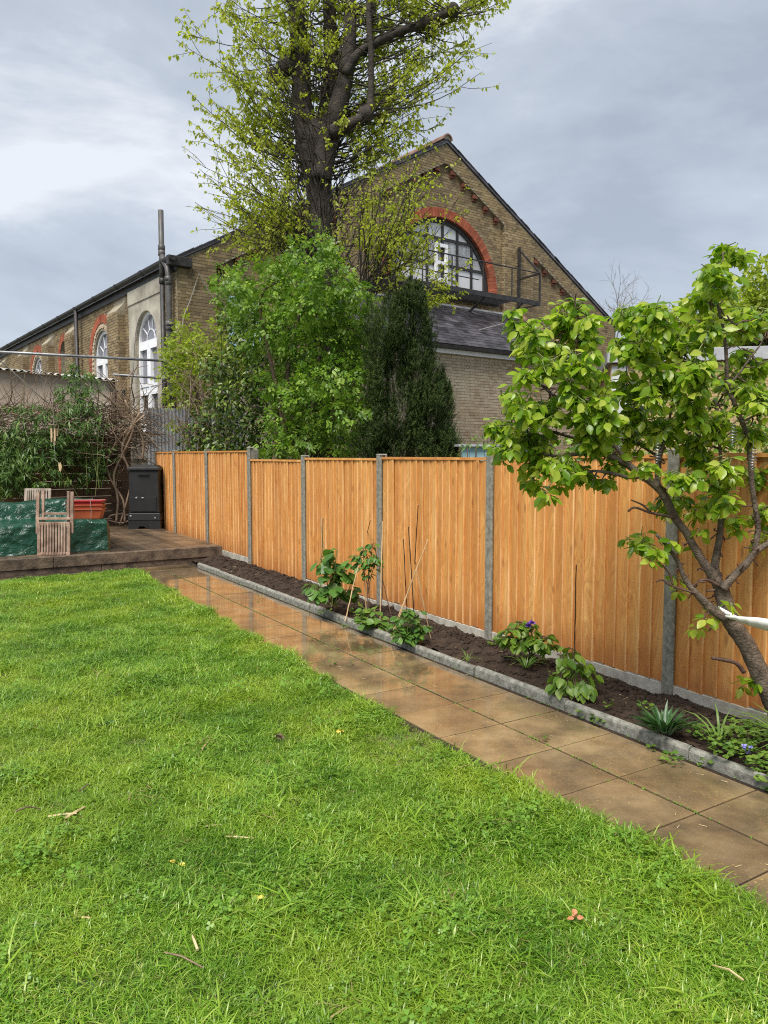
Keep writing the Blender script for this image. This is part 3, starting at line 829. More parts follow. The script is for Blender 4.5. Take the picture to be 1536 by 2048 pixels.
for k in range(16):
    mb = MB(); mb.prism(arcpts(XA, ZA + .10, .17, 0, PI, 8) + list(reversed(arcpts(XA, ZA + .10, .13, 0, PI, 8))), -(k + 1) * .45 + .1, -k * .45 + .09, gf, rng.random())
    mb.build('ridge_tile', MAT['ridge_tile'], roof, world=False)
mb = MB(); mb.prism(arcpts(XA, ZA + .10, .125, 0, PI, 8), -.3, .05, gf); mb.build('ridge_mortar', MAT['mortar'], roof, world=False)

# --- long side wall
SY = 27.0
def spx_y(x): return spx(x, 700)[0]
w1 = dict(c=1.98, hw=.78, zt=5.22, zb=2.2); w2 = dict(c=5.62, hw=.80, zt=5.19, zb=2.4); w3 = dict(c=13.3, hw=.80, zt=5.19, zb=2.4); w4 = dict(c=17.2, hw=.80, zt=5.19, zb=2.4)
nic = dict(c=9.7, hw=.42, zt=5.36, zb=2.4)
def archoutline(c, hw, zt, zb, n=20, grow=0.0):
    return [(c - hw - grow, zb), (c + hw + grow, zb)] + arcpts(c, zt - hw, hw + grow, 0, PI, n)
holes = [archoutline(**w, grow=.002) for w in (w1, w2, nic, w3)]
side = poly_wall('side_wall', [(.02, 0), (SY, 0), (SY, ZE), (.02, ZE)], holes, -.45, 0, sf, 'mortar', hall)
piers = [(3.55, 4.45), (7.95, 8.75), (10.9, 11.8), (14.7, 15.6), (18.6, 19.5)]
def in_side(a, b_):
    ok = (b_ > 2.6) & (b_ < ZE - .1) & (a < SY) & (a > .02)
    for w, g_ in ((w2, .46), (w3, .46), (nic, .27)):
        ok &= ~((np.abs(a - w['c']) < w['hw'] + g_) & (b_ < w['zt'] - w['hw'])) & ~(np.hypot(a - w['c'], b_ - (w['zt'] - w['hw'])) < w['hw'] + g_)
    ok &= ~((a > .80) & (a < 3.2))
    for p0, p1 in piers: ok &= ~((a > p0) & (a < p1))
    return ok
brick_field(side, sf, in_side, 0, 20, 2.5, ZE, 'stock_brick', -PI / 2)
for p0, p1 in piers:
    mb = MB(); zt_ = ZE - .35
    mb.prism([(0, 0), (.22, 0), (.22, zt_ - .25), (0, zt_)], p0, p1, lambda h, z, a: sf(a, z, h)); pr = mb.build('pier', MAT['mortar'], hall, world=False)
    brick_field(pr, sf, lambda a, b_: (a > p0) & (a < p1) & (b_ > 2.6) & (b_ < zt_ - .25), p0, p1, 2.5, ZE, 'stock_brick', -PI / 2, 0, None, .22)
    brick_field(pr, lambda a, b_, h: (-a, p0 - h, b_), lambda a, b_: (a > 0) & (a < .225) & (b_ > 2.6) & (b_ < zt_ - .3), 0, .23, 2.5, ZE, 'stock_brick')
# cement render round the first window
out1 = [(.82, 1.5), (3.18, 1.5), (3.18, ZE - .22), (.82, ZE - .22)]
poly_wall('render_panel', out1, [archoutline(**w1)], .0, .045, sf, 'render_cement', hall)
out1 = [(.83, ZE - .55), (3.17, ZE - .55), (3.17, ZE - .2), (.83, ZE - .2)]
poly_wall('render_head', out1, [], .045, .07, sf, 'render_cement', hall)
def red_arch(w, r0, r1, n):
    zc = w['zt'] - w['hw']
    for k in range(n):
        a0, a1 = PI * (k + .06) / n, PI * (k + .94) / n
        mb = MB(); mb.prism([(w['c'] + (w['hw'] + r) * math.cos(a), zc + (w['hw'] + r) * math.sin(a)) for r, a in ((r0, a0), (r1, a0), (r1, a1), (r0, a1))], -.1, .02, sf, rng.random()); mb.build('arch_brick', MAT['red_brick'], hall, world=False)
    for sg in (-1, 1):
        for k in range(int((zc - 2.6) / .15)):
            mb = MB(); a = sorted((w['c'] + sg * (w['hw'] + r0), w['c'] + sg * (w['hw'] + r1))); z = zc - .005 - k * .15
            mb.prism([(a[0], z - .14), (a[1], z - .14), (a[1], z), (a[0], z)], -.1, .02, sf, rng.random()); mb.build('jamb_brick', MAT['red_brick'], hall, world=False)
for w in (w2, w3): red_arch(w, .22, .46, 28)
red_arch(nic, .01, .27, 18)
simple('rubble', (.34, .25, .16), (.56, .47, .36), 16, .9, .9, 30, .02)
for w in (w2, w3):                       # rubble filling between the old arch and the smaller window
    zc = w['zt'] - w['hw']
    for k in range(46):
        if k < 24: a = PI * (k + .5) / 24; cx, cz = w['c'] + (w['hw'] + .11) * math.cos(a), zc + (w['hw'] + .11) * math.sin(a)
        else: sg = -1 if k % 2 else 1; cx, cz = w['c'] + sg * (w['hw'] + .11), zc - .09 - .13 * ((k - 24) // 2)
        mb = MB(); pts = [(cx + .085 * rng.uniform(.7, 1.1) * math.cos(a), cz + .062 * rng.uniform(.7, 1.1) * math.sin(a)) for a in np.arange(7) * 2 * PI / 7]
        mb.prism(pts, -.05, .012 + rng.uniform(0, .02), sf, rng.random()); mb.build('rubble_stone', MAT['rubble'], hall, world=False)
def arched_window(w, fan=True):
    c, hw, zt, zb = w['c'], w['hw'], w['zt'], w['zb']; zc = zt - hw; fw = .085
    mb = MB()
    o_, i_ = arcpts(c, zc, hw, 0, PI, 20), arcpts(c, zc, hw - fw, 0, PI, 20)
    mb.prism(o_ + list(reversed(i_)), -.16, -.06, sf)
    for a0, a1 in ((c - hw, c - hw + fw), (c + hw - fw, c + hw)): mb.prism([(a0, zb), (a1, zb), (a1, zc), (a0, zc)], -.16, -.06, sf)
    mb.prism([(c - hw + fw, zc - .09), (c + hw - fw, zc - .09), (c + hw - fw, zc + .06), (c - hw + fw, zc + .06)], -.158, -.05, sf)
    mb.prism([(c - .055, zb), (c + .055, zb), (c + .055, zc - .09), (c - .055, zc - .09)], -.157, -.052, sf)
    ztr = zc - 1.17
    mb.prism([(c - hw + fw, ztr - .07), (c + hw - fw, ztr - .07), (c + hw - fw, ztr + .07), (c - hw + fw, ztr + .07)], -.156, -.054, sf)
    mb.prism([(c - hw + fw, zb), (c + hw - fw, zb), (c + hw - fw, zb + .14), (c - hw + fw, zb + .14)], -.155, -.048, sf)
    win = mb.build('arched_window', MAT['white_upvc'], hall, world=False)
    mb = MB(); mb.prism(arcpts(c, zc + .04, hw - fw + .02, 0, PI, 20), -.125, -.115, sf); mb.build('fanlight_pane', MAT['grey_glass'], win, world=False)
    fb = MB(); r0, r1 = .30, hw - fw
    fb.prism(arcpts(c, zc + .05, r0, 0, PI, 12) + list(reversed(arcpts(c, zc + .05, r0 - .022, 0, PI, 12))), -.114, -.098, sf)
    for a in (PI * .2, PI * .4, PI * .6, PI * .8):
        d = (math.cos(a), math.sin(a)); e_ = (-d[1] * .011, d[0] * .011)
        p, q_ = (c + d[0] * r0, zc + .05 + d[1] * r0), (c + d[0] * r1, zc + .05 + d[1] * (r1 - .04))
        fb.prism([(p[0] - e_[0], p[1] - e_[1]), (q_[0] - e_[0], q_[1] - e_[1]), (q_[0] + e_[0], q_[1] + e_[1]), (p[0] + e_[0], p[1] + e_[1])], -.113, -.099, sf)
    fb.build('fan_bars', MAT['white_upvc'], win, world=False)
    for a0, a1 in ((c - hw + fw, c - .055), (c + .055, c + hw - fw)):
        for z0, z1 in ((ztr + .07, zc - .09), (zb + .14, ztr - .07)):
            mb = MB(); o_ = [(a0, z0), (a1, z0), (a1, z1), (a0, z1)]; i_ = [(a0 + .07, z0 + .07), (a1 - .07, z0 + .07), (a1 - .07, z1 - .07), (a0 + .07, z1 - .07)]
            for k in range(4): mb.prism([o_[k], o_[(k + 1) % 4], i_[(k + 1) % 4], i_[k]], -.14, -.035, sf)
            mb.build('sash', MAT['white_upvc'], win, world=False)
            mb = MB(); mb.prism([(a0 + .06, z0 + .06), (a1 - .06, z0 + .06), (a1 - .06, z1 - .06), (a0 + .06, z1 - .06)], -.12, -.11, sf); mb.build('pane', MAT['grey_glass' if z1 > ztr + .5 else 'dark_glass'], win, world=False)
for w in (w1, w2, w3): arched_window(w)
mb = MB(); mb.prism(archoutline(**nic), -.40, -.39, sf); mb.build('niche_back', MAT['black_iron'], hall, world=False)
# gutter, downpipes, vent pipe
gt = MB(); 
gpts = arcpts(0, 0, .085, PI, 2 * PI, 8)
k = 0; y = -.2
while y < 26:
    L = 1.95; gt.prism([(-.15 + u, ZE + .05 + v) for u, v in gpts] + [(-.235, ZE + .075), (-.065, ZE + .075)][::-1], y, y + L - .02, lambda a, b_, h: (a, h, b_)); y += L
    gt.prism([(-.15 + u * 1.15, ZE + .05 + v * 1.15) for u, v in gpts] + [(-.248, ZE + .08), (-.052, ZE + .08)][::-1], y - .07, y + .05, lambda a, b_, h: (a, h, b_))
gt.build('gutter', MAT['black_iron'], hall, world=False)
mb = MB(); mb.box((-.055, -.1, ZE - .22), (-.02, 26, ZE - .005)); mb.build('fascia', MAT['black_iron'], hall, world=False)
mb = MB(); mb.box((-.24, -.14, ZE - .13), (.34, .02, ZE + .10)); mb.build('gutter_end_box', MAT['black_iron'], hall, bevel=.02, world=False)
def pipe(name, pts, r, mat, collars=()):
    mb = MB(); mb.tube(pts, r, 14)
    for x, y_, z in collars: mb.tube([(x, y_, z - .07), (x, y_, z - .06), (x, y_, z + .06), (x, y_, z + .07)], [r * 1.0, r * 1.28, r * 1.28, r * 1.0], 14)
    return mb.build(name, MAT[mat], hall, True, world=False)
pipe('vent_pipe', [(-.16, .46, 5.72), (-.16, .46, 6.2), (-.16, .46, 7.28)], .063, 'grey_iron', [(-.16, .46, 6.42), (-.16, .46, 6.30)])
pipe('downpipe', [(-.16, .46, .2), (-.16, .46, 5.72)], .058, 'black_iron', [(-.16, .46, 5.66)])
pipe('soil_pipe', [(-.15, .10, .2), (-.15, .10, 5.75), (-.15, .16, 5.92), (-.16, .36, 6.12), (-.16, .44, 6.24)], .068, 'grey_iron', [(-.15, .10, 5.64), (-.15, .10, 5.58), (-.15, .10, 4.62), (-.15, .10, 4.54), (-.15, .10, 3.0)])
pipe('downpipe', [(-.18, 7.55, .2), (-.18, 7.55, ZE - .02)], .06, 'black_iron')
# electric cable drooped on the gable corner
def hp3(x, y, off): t, z = hpx(x, y, off); return (t, -off, z)
mb = MB(); mb.tube([hp3(x, y, .05) for x, y in ((364, 655), (368, 630), (380, 602), (392, 565), (398, 546), (412, 575), (428, 597), (442, 612))], .008, 5); mb.build('cable', MAT['wire'], hall, world=False)
# fire escape balcony at the sill
BO = .95
bal = MB()
(rx, rzb), (_, rzt) = hpx(1079, 606, BO), hpx(1079, 547, BO)
lx = 5.2; zb = rzb + .02; zt = rzt
gbx = lambda a, b_: bal.box(a, b_)
gbx((lx, -BO - .03, zb - .12), (rx, -BO + .02, zb + .02)); gbx((lx, -.09, zb - .119), (rx - .9, -.04, zb + .019))
for k in range(9): gbx((lx + .03, -BO + .05 + k * .095, zb - .05), (rx - .9, -BO + .08 + k * .095, zb - .015))
fl = bal.build('balcony_floor', MAT['black_iron'], hall, world=False)
rails = MB()
rails.tube([(lx, -BO, zt), (rx, -BO, zt)], .02, 6); rails.tube([(lx, -BO, (zt + zb) / 2 - .1), (rx - 2.6, -BO, (zt + zb) / 2 - .1)], .015, 6)
for x in (966, 904, 1024, 845, 800):
    t = hpx(x, 560, BO)[0]; rails.tube([(t, -BO, zb), (t, -BO, zt)], .02, 6)
rails.bar((rx, -BO, zb - .1), (rx, -BO, zt), .045)
rails.bar((rx, -BO, zt), (rx, -.05, zt - .02), .07, .05); rails.bar((rx, -BO, zb - .07), (rx, -.05, zb - .09), .05)
rails.build('balcony_railing', MAT['black_iron'], hall, world=False)
(qx, qz1), (_, qz0) = hpx(1041, 496, .05), hpx(1041, 622, .05)
br = MB(); br.bar((rx, -.08, qz0), (rx, -.08, qz1), .10, .05); br.bar((rx, -.1, qz1 - .1), (rx, -BO, zt + .01), .05)
for x in (5.8, 7.4, 9.0, 10.6): br.bar((x, -.03, zb - .55), (x, -BO + .05, zb - .10), .05)
br.build('balcony_bracket', MAT['black_iron'], hall, world=False)

# ================================================================== ANNEX with slate lean-to roof
AO = 2.6
def apx(x, y): return hpx(x, y, AO)
azE = apx(943, 697)[1]; axR = apx(1150, 715)[0]; axL = 3.6
azT = hpx(950, 622, .02)[1]; axTR = hpx(1034, 634, .02)[0]
annex = thing('lean_to_annex', 'low brick annex with wet dark slate roof against the hall gable', 'building', (HC[0], HC[1], 0), PHI)
aw = poly_wall('annex_wall', [(axL, 0), (axR, 0), (axR, azE), (axL, azE)], [], AO - .3, AO, gf, 'mortar', annex)
cx_, cz_ = apx(945, 780)
brick_field(aw, gf, lambda a, b_: (a > axL) & (a < axR) & (b_ > .9) & (b_ < azE - .12), axL, axR, .9, azE, 'old_brick', 0, 300, (cx_, cz_), AO)
poly_wall('annex_end_wall', [(0, 0), (AO, 0), (AO, azE), (0, azE)], [], 0, .28, lambda a, b_, h: (axR - .002 - h, -a, b_), 'mortar', annex)
ROOF = MB()
A_, B_, C_, D_ = np.array([axL, -AO - .18, azE + .0]), np.array([axR + .15, -AO - .18, azE]), np.array([axTR, -.01, azT]), np.array([axL, -.01, azT])
E_ = np.array([axR + .15, -.01, azE + .35])
def slabq(mb, P4, t=.05):
    nn = np.cross(P4[1] - P4[0], P4[2] - P4[0]); nn /= np.linalg.norm(nn)
    if nn[2] < 0: nn = -nn
    k = len(P4); mb.add([p for p in P4] + [p - nn * t for p in P4], [tuple(range(k)), tuple(range(2 * k - 1, k - 1, -1))] + [(i, (i + 1) % k, (i + 1) % k + k, i + k) for i in range(k)])
    return nn
nfr = slabq(ROOF, [A_, B_, C_, D_]); slabq(ROOF, [B_, E_, C_])
ar = ROOF.build('slate_roof', MAT['slate'], annex, world=False)
# slates laid in courses, broken bond
up = (D_ - A_); Ls = np.linalg.norm(up); upd = up / Ls
th_ = math.atan2(upd[2], upd[1])
def slate_mesh(w): 
    mb = MB(); mb.box((-w / 2, 0, 0), (w / 2, .34, .013)); return mb.mesh('slate', MAT['slate'])
slm = slate_mesh(.245); cnt = 0; stuff = MB()
rows = int(Ls / .20)
Rsl = np.array(Matrix.Rotation(th_ + .045, 3, 'X'))
cand = []
for r in range(rows):
    f = r * .20 / Ls; xr = (axR + .15) + (axTR - axR - .15) * f
    x = axL + .125 + (.125 if r % 2 else 0)
    while x < xr - .12:
        cand.append((x, r)); x += .25
cand.sort(key=lambda q_: -q_[0] + q_[1] * .12)
for x, r in cand:
    P = np.array([x + rng.uniform(-.004, .004), A_[1], A_[2]]) + upd * (r * .20) + nfr * .018
    tilt = rng.normal(0, .012)
    if cnt < 300:
        link('slate', slm, ar, None, P, (th_ - .035, 0, tilt)); cnt += 1
    else:
        stuff.box((-.1225, 0, 0), (.1225, .34, .013), R=np.array(Matrix.Rotation(th_ - .035, 3, 'X')), O=P, tint=rng.random())
tag(link('slates', stuff.mesh('slates', MAT['slate']), ar), kind='stuff')
hp_ = MB()
nh = 13
for k in range(nh):
    p = C_ + (B_ - C_) * (k / nh) + (0, 0, .05); q_ = C_ + (B_ - C_) * ((k + .97) / nh) + (0, 0, .065)
    mb = MB(); mb.tube([p, q_], .10, 8, tint=rng.random()); mb.build('hip_tile', MAT['ridge_tile'], ar, True, world=False)
mb = MB(); mb.tube([(axL, -.03, azT + .01), (axTR - .1, -.03, azT + .01)], .07, 8); mb.build('lead_flashing', MAT['lead'], ar, world=False)
mb = MB(); mb.prism([(-.06, -.06), (.06, -.06), (.075, .02), (-.075, .02)], axL, axR + .15, lambda a, b_, h: (h, -AO - .2 + a, azE - .03 + b_)); mb.build('annex_gutter', MAT['black_iron'], annex, world=False)
mb = MB(); mb.box((axL, -AO - .09, azE - .20), (axR + .1, -AO - .022, azE - .09)); mb.build('fascia', MAT['white_upvc'], annex, world=False)
mb = MB(); (cx0, cz0) = hpx(880, 650, 1.6); (cx1, cz1) = hpx(1010, 646, 1.6)
mb.tube([(cx0, -1.6, cz0), ((cx0 + cx1) / 2, -1.6, min(cz0, cz1) - .05), (cx1, -1.6, cz1)], .008, 5); mb.build('cable', MAT['wire'], annex, world=False)

# ================================================================== YARD beyond the left end of the garden
def strip_wall(name, A, B, z0, z1a, z1b, t, mat, parent):
    A = np.asarray(A[:2], float); B = np.asarray(B[:2], float); d = (B - A) / np.linalg.norm(B - A); nn = np.array([-d[1], d[0]])
    mb = MB(); v = []
    for off in (0, t):
        for P, zt in ((A, z1a), (B, z1b)):
            for z in (z0, zt): v.append((P[0] + nn[0] * off, P[1] + nn[1] * off, z))
    mb.add(v, [(0, 2, 3, 1), (4, 5, 7, 6), (0, 1, 5, 4), (2, 6, 7, 3), (1, 3, 7, 5), (0, 4, 6, 2)])
    return mb.build(name, MAT[mat], parent)
ga, gb_ = at(-190, 716, 15.6), at(224, 757, 17.2)
gar = thing('rendered_outhouse', 'outhouse with stained pink cement walls and thin corrugated roof', 'outbuilding', (gb_[0], gb_[1], 0))
strip_wall('rendered_wall', ga, gb_, 0, ga[2] - .06, gb_[2] - .06, 3.0, 'render_pink', gar)
d = (gb_ - ga); d[2] = 0; Lg = np.linalg.norm(d); d /= Lg; nn = np.array([-d[1], d[0], 0])
nx = 220; xs_ = np.linspace(0, Lg + .12, nx); zz = ga[2] + (gb_[2] - ga[2]) * xs_ / Lg - .035 + .022 * np.sin(xs_ * 2 * PI / .14)
V = []
for off, dz in ((-.16, 0), (3.0, .3)):
    for k in range(nx): V.append(ga * (1, 1, 0) + d * xs_[k] + nn * off + np.array([0, 0, zz[k] + dz]))
V = np.array(V); V2 = V - (0, 0, .012)
Fq = [(k, k + 1, nx + k + 1, nx + k) for k in range(nx - 1)]
mb = MB(); mb.add(np.concatenate([V, V2]), Fq + [tuple(i + 2 * nx for i in reversed(q_)) for q_ in Fq] + [(k, 2 * nx + k, 2 * nx + k + 1, k + 1) for k in range(nx - 1)])
mb.build('corrugated_roof', MAT['asbestos'], gar, True)
mb = MB(); mb.bar(gb_ + nn * -.02 + d * .02 + np.array([0, 0, -gb_[2]]), gb_ + nn * -.02 + d * .02 - np.array([0, 0, .08]), .09); mb.build('corner_trim', MAT['old_oak'], gar)

ca, cb = at(292, 815, 16.6), at(490, 816, 17.4)
d = cb - ca; d[2] = 0; L = np.linalg.norm(d); d /= L; nn = np.array([-d[1], d[0], 0])
nx = 260; xs_ = np.linspace(0, L, nx); hz = .018 * np.sin(xs_ * 2 * PI / .076)
mb = MB(); V = []
for z in (0.0, ca[2]):
    for off in (0, .006):
        for k in range(nx): V.append(ca * (1, 1, 0) + d * xs_[k] + nn * (hz[k] + off) + np.array([0, 0, z]))
mb.add(V, [(k, k + 1, 2 * nx + k + 1, 2 * nx + k) for k in range(nx - 1)] + [(nx + k + 1, nx + k, 3 * nx + k, 3 * nx + k + 1) for k in range(nx - 1)] + [(2 * nx + k, 2 * nx + k + 1, 3 * nx + k + 1, 3 * nx + k) for k in range(nx - 1)])
o = mb.build('corrugated_sheet', MAT['galvanised'], None, True)
tag(o, 'grey galvanised corrugated iron screen behind the end of the fence', 'metal sheet')
# scaffold poles
for (a, b_, r, lab) in ((at(-60, 701, 15.6), at(337, 722, 17.7), .030, 'upper of two long grey scaffold poles crossing before the arched windows'),
                        (at(226, 749, 17.0), at(330, 757, 17.55), .026, 'lower shorter grey scaffold pole sticking out from the outhouse roof')):
    mb = MB(); mb.tube([a, (a + b_) / 2, b_], r, 10)
    mb.tube([b_ + (a - b_) * .02 - (0, 0, .06), b_ + (a - b_) * .02 + (0, 0, .06)], r * 1.5, 8)
    tag(mb.build('scaffold_pole', MAT['steel_pole'], None, True), lab, 'pole', 'scaffold poles in the yard')
a, b_ = at(228, 781, 17.2), at(246, 786, 17.3)
mb = MB(); mb.tube([a, b_], .022, 8); mb.tube([b_ - (0, 0, .08), b_ + (0, 0, .07)], .05, 8); tag(mb.build('pipe_bracket', MAT['grey_iron'], None), 'short rusty pipe stub with a clamp on the brick pier', 'pipe')
a, b_ = at(-10, 712, 13.5), at(150, 850, 15.0)
mb = MB(); mb.tube([a, (a + b_) / 2 - (0, 0, .03), b_], .011, 5); tag(mb.build('stay_wire', MAT['wire'], None), 'thin pale wire slanting down across the pink outhouse wall', 'wire')

# brown timber back fence
bf = thing('back_fence', 'old dark brown board fence behind the deck under the climbers', 'fence', tuple(gp(0, DB + .12)), GA)
for k in range(13):
    mb = MB(); z = .05 + k * .15; mb.box((-6.0, -.015, z), (3.72, .012, z + .143), tint=rng.random()); mb.build('board', MAT['back_fence'], bf, world=False)
for p in (-4.2, -2.3, -.4, 1.5, 3.4):
    mb = MB(); mb.box((p - .05, .015, 0), (p + .05, .11, 2.02)); mb.build('post', MAT['back_fence'], bf, world=False)
# ================================================================== THINGS ON THE DECK
def gmat(p, s, z, rz=GA):
    P = gp(p, s, z); return tuple(P), rz
# compost bin
bP = ground(289, 1058, DZ); bp_, bs_ = ps(bP)
bin_ = thing('compost_bin', 'tall black plastic compost bin on feet beside the fence', 'compost bin', (bP[0] - .02, bP[1] + .25, DZ), math.radians(5))
w, dpt, hh = .56, .50, 1.15
def taper(mb, x0, y0, z0, x1, y1, z1, k0, k1):
    mb.add([(x * k, y * k, z) for z, k in ((z0, k0), (z1, k1)) for x, y in ((x0, y0), (x1, y0), (x1, y1), (x0, y1))],
           [(0, 3, 2, 1), (4, 5, 6, 7), (0, 1, 5, 4), (1, 2, 6, 5), (2, 3, 7, 6), (3, 0, 4, 7)])
mb = MB(); hw = w / 2; hd = dpt / 2
taper(mb, -hw, -hd, .30, hw, hd, hh - .06, 1.0, .97); mb.build('body', MAT['black_plastic'], bin_, world=False, bevel=.015)
mb = MB(); taper(mb, -hw - .01, -hd - .01, .16, hw + .01, hd + .01, .298, 1.04, 1.0); mb.build('base', MAT['black_plastic'], bin_, world=False, bevel=.012)
mb = MB()
for sx in (-1, 1):
    for sy in (-1, 1):
        mb.add([(sx * (hw + .015), sy * (hd + .015), 0), (sx * (hw - .16), sy * (hd + .015), 0), (sx * (hw - .16), sy * (hd - .14), 0), (sx * (hw + .015), sy * (hd - .14), 0),
                (sx * (hw + .01), sy * (hd + .01), .158), (sx * (hw - .24), sy * (hd + .01), .158), (sx * (hw - .24), sy * (hd - .2), .158), (sx * (hw + .01), sy * (hd - .2), .158)],
               [(0, 3, 2, 1), (4, 5, 6, 7), (0, 1, 5, 4), (1, 2, 6, 5), (2, 3, 7, 6), (3, 0, 4, 7)])
mb.build('feet', MAT['black_plastic'], bin_, world=False)
mb = MB(); taper(mb, -hw - .02, -hd - .02, hh - .058, hw + .02, hd + .02, hh - .005, 1.0, 1.0); taper(mb, -hw, -hd, hh - .004, hw, hd, hh + .045, 1.0, .72); lid = mb.build('lid', MAT['black_plastic'], bin_, world=False, bevel=.01)
mb = MB(); mb.box((-.10, -hd - .032, hh - .135), (.10, -hd - .006, hh - .115)); mb.build('handle', MAT['black_plastic'], bin_, world=False)
mb = MB(); mb.box((-hw + .03, -hd - .012, .05), (hw - .03, -hd - .008, .17)); mb.box((-hw + .05, -hd - .014, .33), (hw - .05, -hd + .01, .60)); mb.build('hatch', MAT['black_plastic'], bin_, world=False, bevel=.006)
for x, z in ((-.13, .585), (-.02, .58), (.20, .20), (-.245, .24)):
    mb = MB(); mb.box((x - .018, -hd - .026, z - .015), (x + .018, -hd - .013, z + .015)); mb.build('latch', MAT['bright_metal'], bin_, world=False, bevel=.004)

# furniture under a green tarpaulin: low front, taller back
TS, TR = 11.56, 2.42
tarp = thing('tarpaulin', 'crumpled dark green tarpaulin sheet draped over garden furniture on the deck', 'tarpaulin', *gmat(0, TS, DZ))
def tarp_profile():
    return [(-.03, .0), (-.015, .12), (.0, .28), (.02, .40), (.06, .435), (.30, .43), (.62, .43), (.72, .45), (.76, .52), (.79, .62), (.83, .68), (.95, .685), (1.20, .68), (1.27, .65), (1.29, .4), (1.30, .0)]
pr_ = np.array(tarp_profile()); 
tt = np.concatenate([[0], np.cumsum(np.linalg.norm(np.diff(pr_, axis=0), axis=1))]); tq = np.linspace(0, tt[-1], 110)
py_, pz_ = np.interp(tq, tt, pr_[:, 0]), np.interp(tq, tt, pr_[:, 1])
xs_ = np.concatenate([np.linspace(-2.6, TR - .04, 200)])
X, Yg = np.meshgrid(xs_, py_); _, Zg = np.meshgrid(xs_, pz_)
from mathutils import noise as mnoise
def fold(x, y, z):
    v = Vector((x * 1.0, y * 1.0, z * 1.0))
    a = mnoise.noise(v * 3.1); b_ = abs(mnoise.noise(Vector((x * 5 + z * 5.5, y * 5, z * 4 - x * 4)))); c_ = abs(mnoise.noise(Vector((x * 14 - z * 10, y * 14, z * 9 + x * 9))))
    return .026 * a + .028 * (.3 - b_) + .012 * (.25 - c_)
Df = np.array([[fold(X[i, j], Yg[i, j], Zg[i, j]) for j in range(X.shape[1])] for i in range(X.shape[0])])
ny_, nz_ = -np.gradient(pz_), np.gradient(py_)
ll = np.hypot(ny_, nz_); ny_, nz_ = ny_ / ll, nz_ / ll
Yg = Yg + Df * ny_[:, None]; Zg = (Zg + Df * nz_[:, None] + .02 * np.sin(X * 4.0) * (Zg > .3)).clip(.004)
V = np.stack([X.ravel(), Yg.ravel(), Zg.ravel()], -1)
i = np.arange(X.size).reshape(X.shape)
link('cover', mesh_np('cover', V, np.stack([i[:-1, :-1], i[:-1, 1:], i[1:, 1:], i[1:, :-1]], -1).reshape(-1, 4), None, True, MAT['tarpaulin']), tarp)
# end flap on the right
nc = 34; ring = V.reshape(X.shape + (3,))[:, -1]
cols = []
for u in np.linspace(0, 1, nc):
    c_ = ring.copy(); cen = np.array([TR + .03, .62, 0]); 
    c_ = ring * (1 - u) + u * np.stack([np.full(len(ring), TR + .03), .62 + (ring[:, 1] - .62) * .04, ring[:, 2] * .3], -1)
    c_[:, 0] = TR - .04 + .07 * math.sin(min(1, u * 3.0) * PI / 2)
    for k in range(len(c_)): c_[k, 0] += .6 * fold(3.3 + u * .5, c_[k, 1], c_[k, 2]) * min(1, u * 4)
    cols.append(c_)
V2 = np.stack(cols, 1); i = np.arange(V2.shape[0] * nc).reshape(V2.shape[0], nc)
link('end_flap', mesh_np('end_flap', V2.reshape(-1, 3), np.stack([i[:-1, :-1], i[:-1, 1:], i[1:, 1:], i[1:, :-1]], -1).reshape(-1, 4), None, True, MAT['tarpaulin']), tarp)

# folded slatted chair leaning on the tarpaulin, legs in the air
cP = ground(110, 1110, DZ) + np.array([0, -.02, 0])
def chair(label, loc, rz, tilt, full, mt):
    t = thing('folding_chair', label, 'chair', loc, rz, 'slatted wooden garden chairs')
    R = np.array(Matrix.Rotation(-tilt, 3, 'X'))
    W_, Hs = .44, .46
    def bx(a, b_, name, par=t):
        mb = MB(); mb.box(a, b_, R=R, tint=rng.random()); return mb.build(name, MAT[mt], par, world=False, bevel=.004)
    fr = bx((-W_ / 2, -.015, .0), (W_ / 2, .02, .045), 'seat_rail')
    bx((-W_ / 2, -.015, Hs - .045), (W_ / 2, .02, Hs), 'seat_rail')
    for sx in (-1, 1): bx((sx * W_ / 2 - (.045 if sx > 0 else 0), -.016, .045), (sx * W_ / 2 + (0 if sx > 0 else .045), .019, Hs - .045), 'seat_frame')
    for k in range(9):
        x = -W_ / 2 + .07 + k * (W_ - .14) / 8; bx((x - .013, -.026, .01), (x + .013, -.006, Hs - .01), 'slat')
    if full:
        for sx in (-1, 1):
            x = sx * (W_ / 2 + .012); bx((x - .022, .022, Hs - .16), (x + .022, .052, Hs + .42), 'leg')
            x = sx * (W_ / 2 - .05); bx((x - .018, .056, Hs - .06), (x + .018, .084, Hs + .43), 'leg')
        bx((-W_ / 2 - .01, .024, Hs + .03), (W_ / 2 + .01, .05, Hs + .065), 'stretcher')
        bx((-W_ / 2 + .03, .058, Hs + .10), (W_ / 2 - .03, .082, Hs + .135), 'stretcher')
    return t
chair('folded slatted wooden chair standing upside down against the tarpaulin, legs up', (cP[0], cP[1] - .02, DZ), math.radians(4), math.radians(6), True, 'teak')
c2 = at(74, 1010, 12.9)
chair('slatted wooden chair back showing above the tarpaulin behind', (c2[0], c2[1], c2[2] - .18), math.radians(2), math.radians(8), False, 'teak_grey')

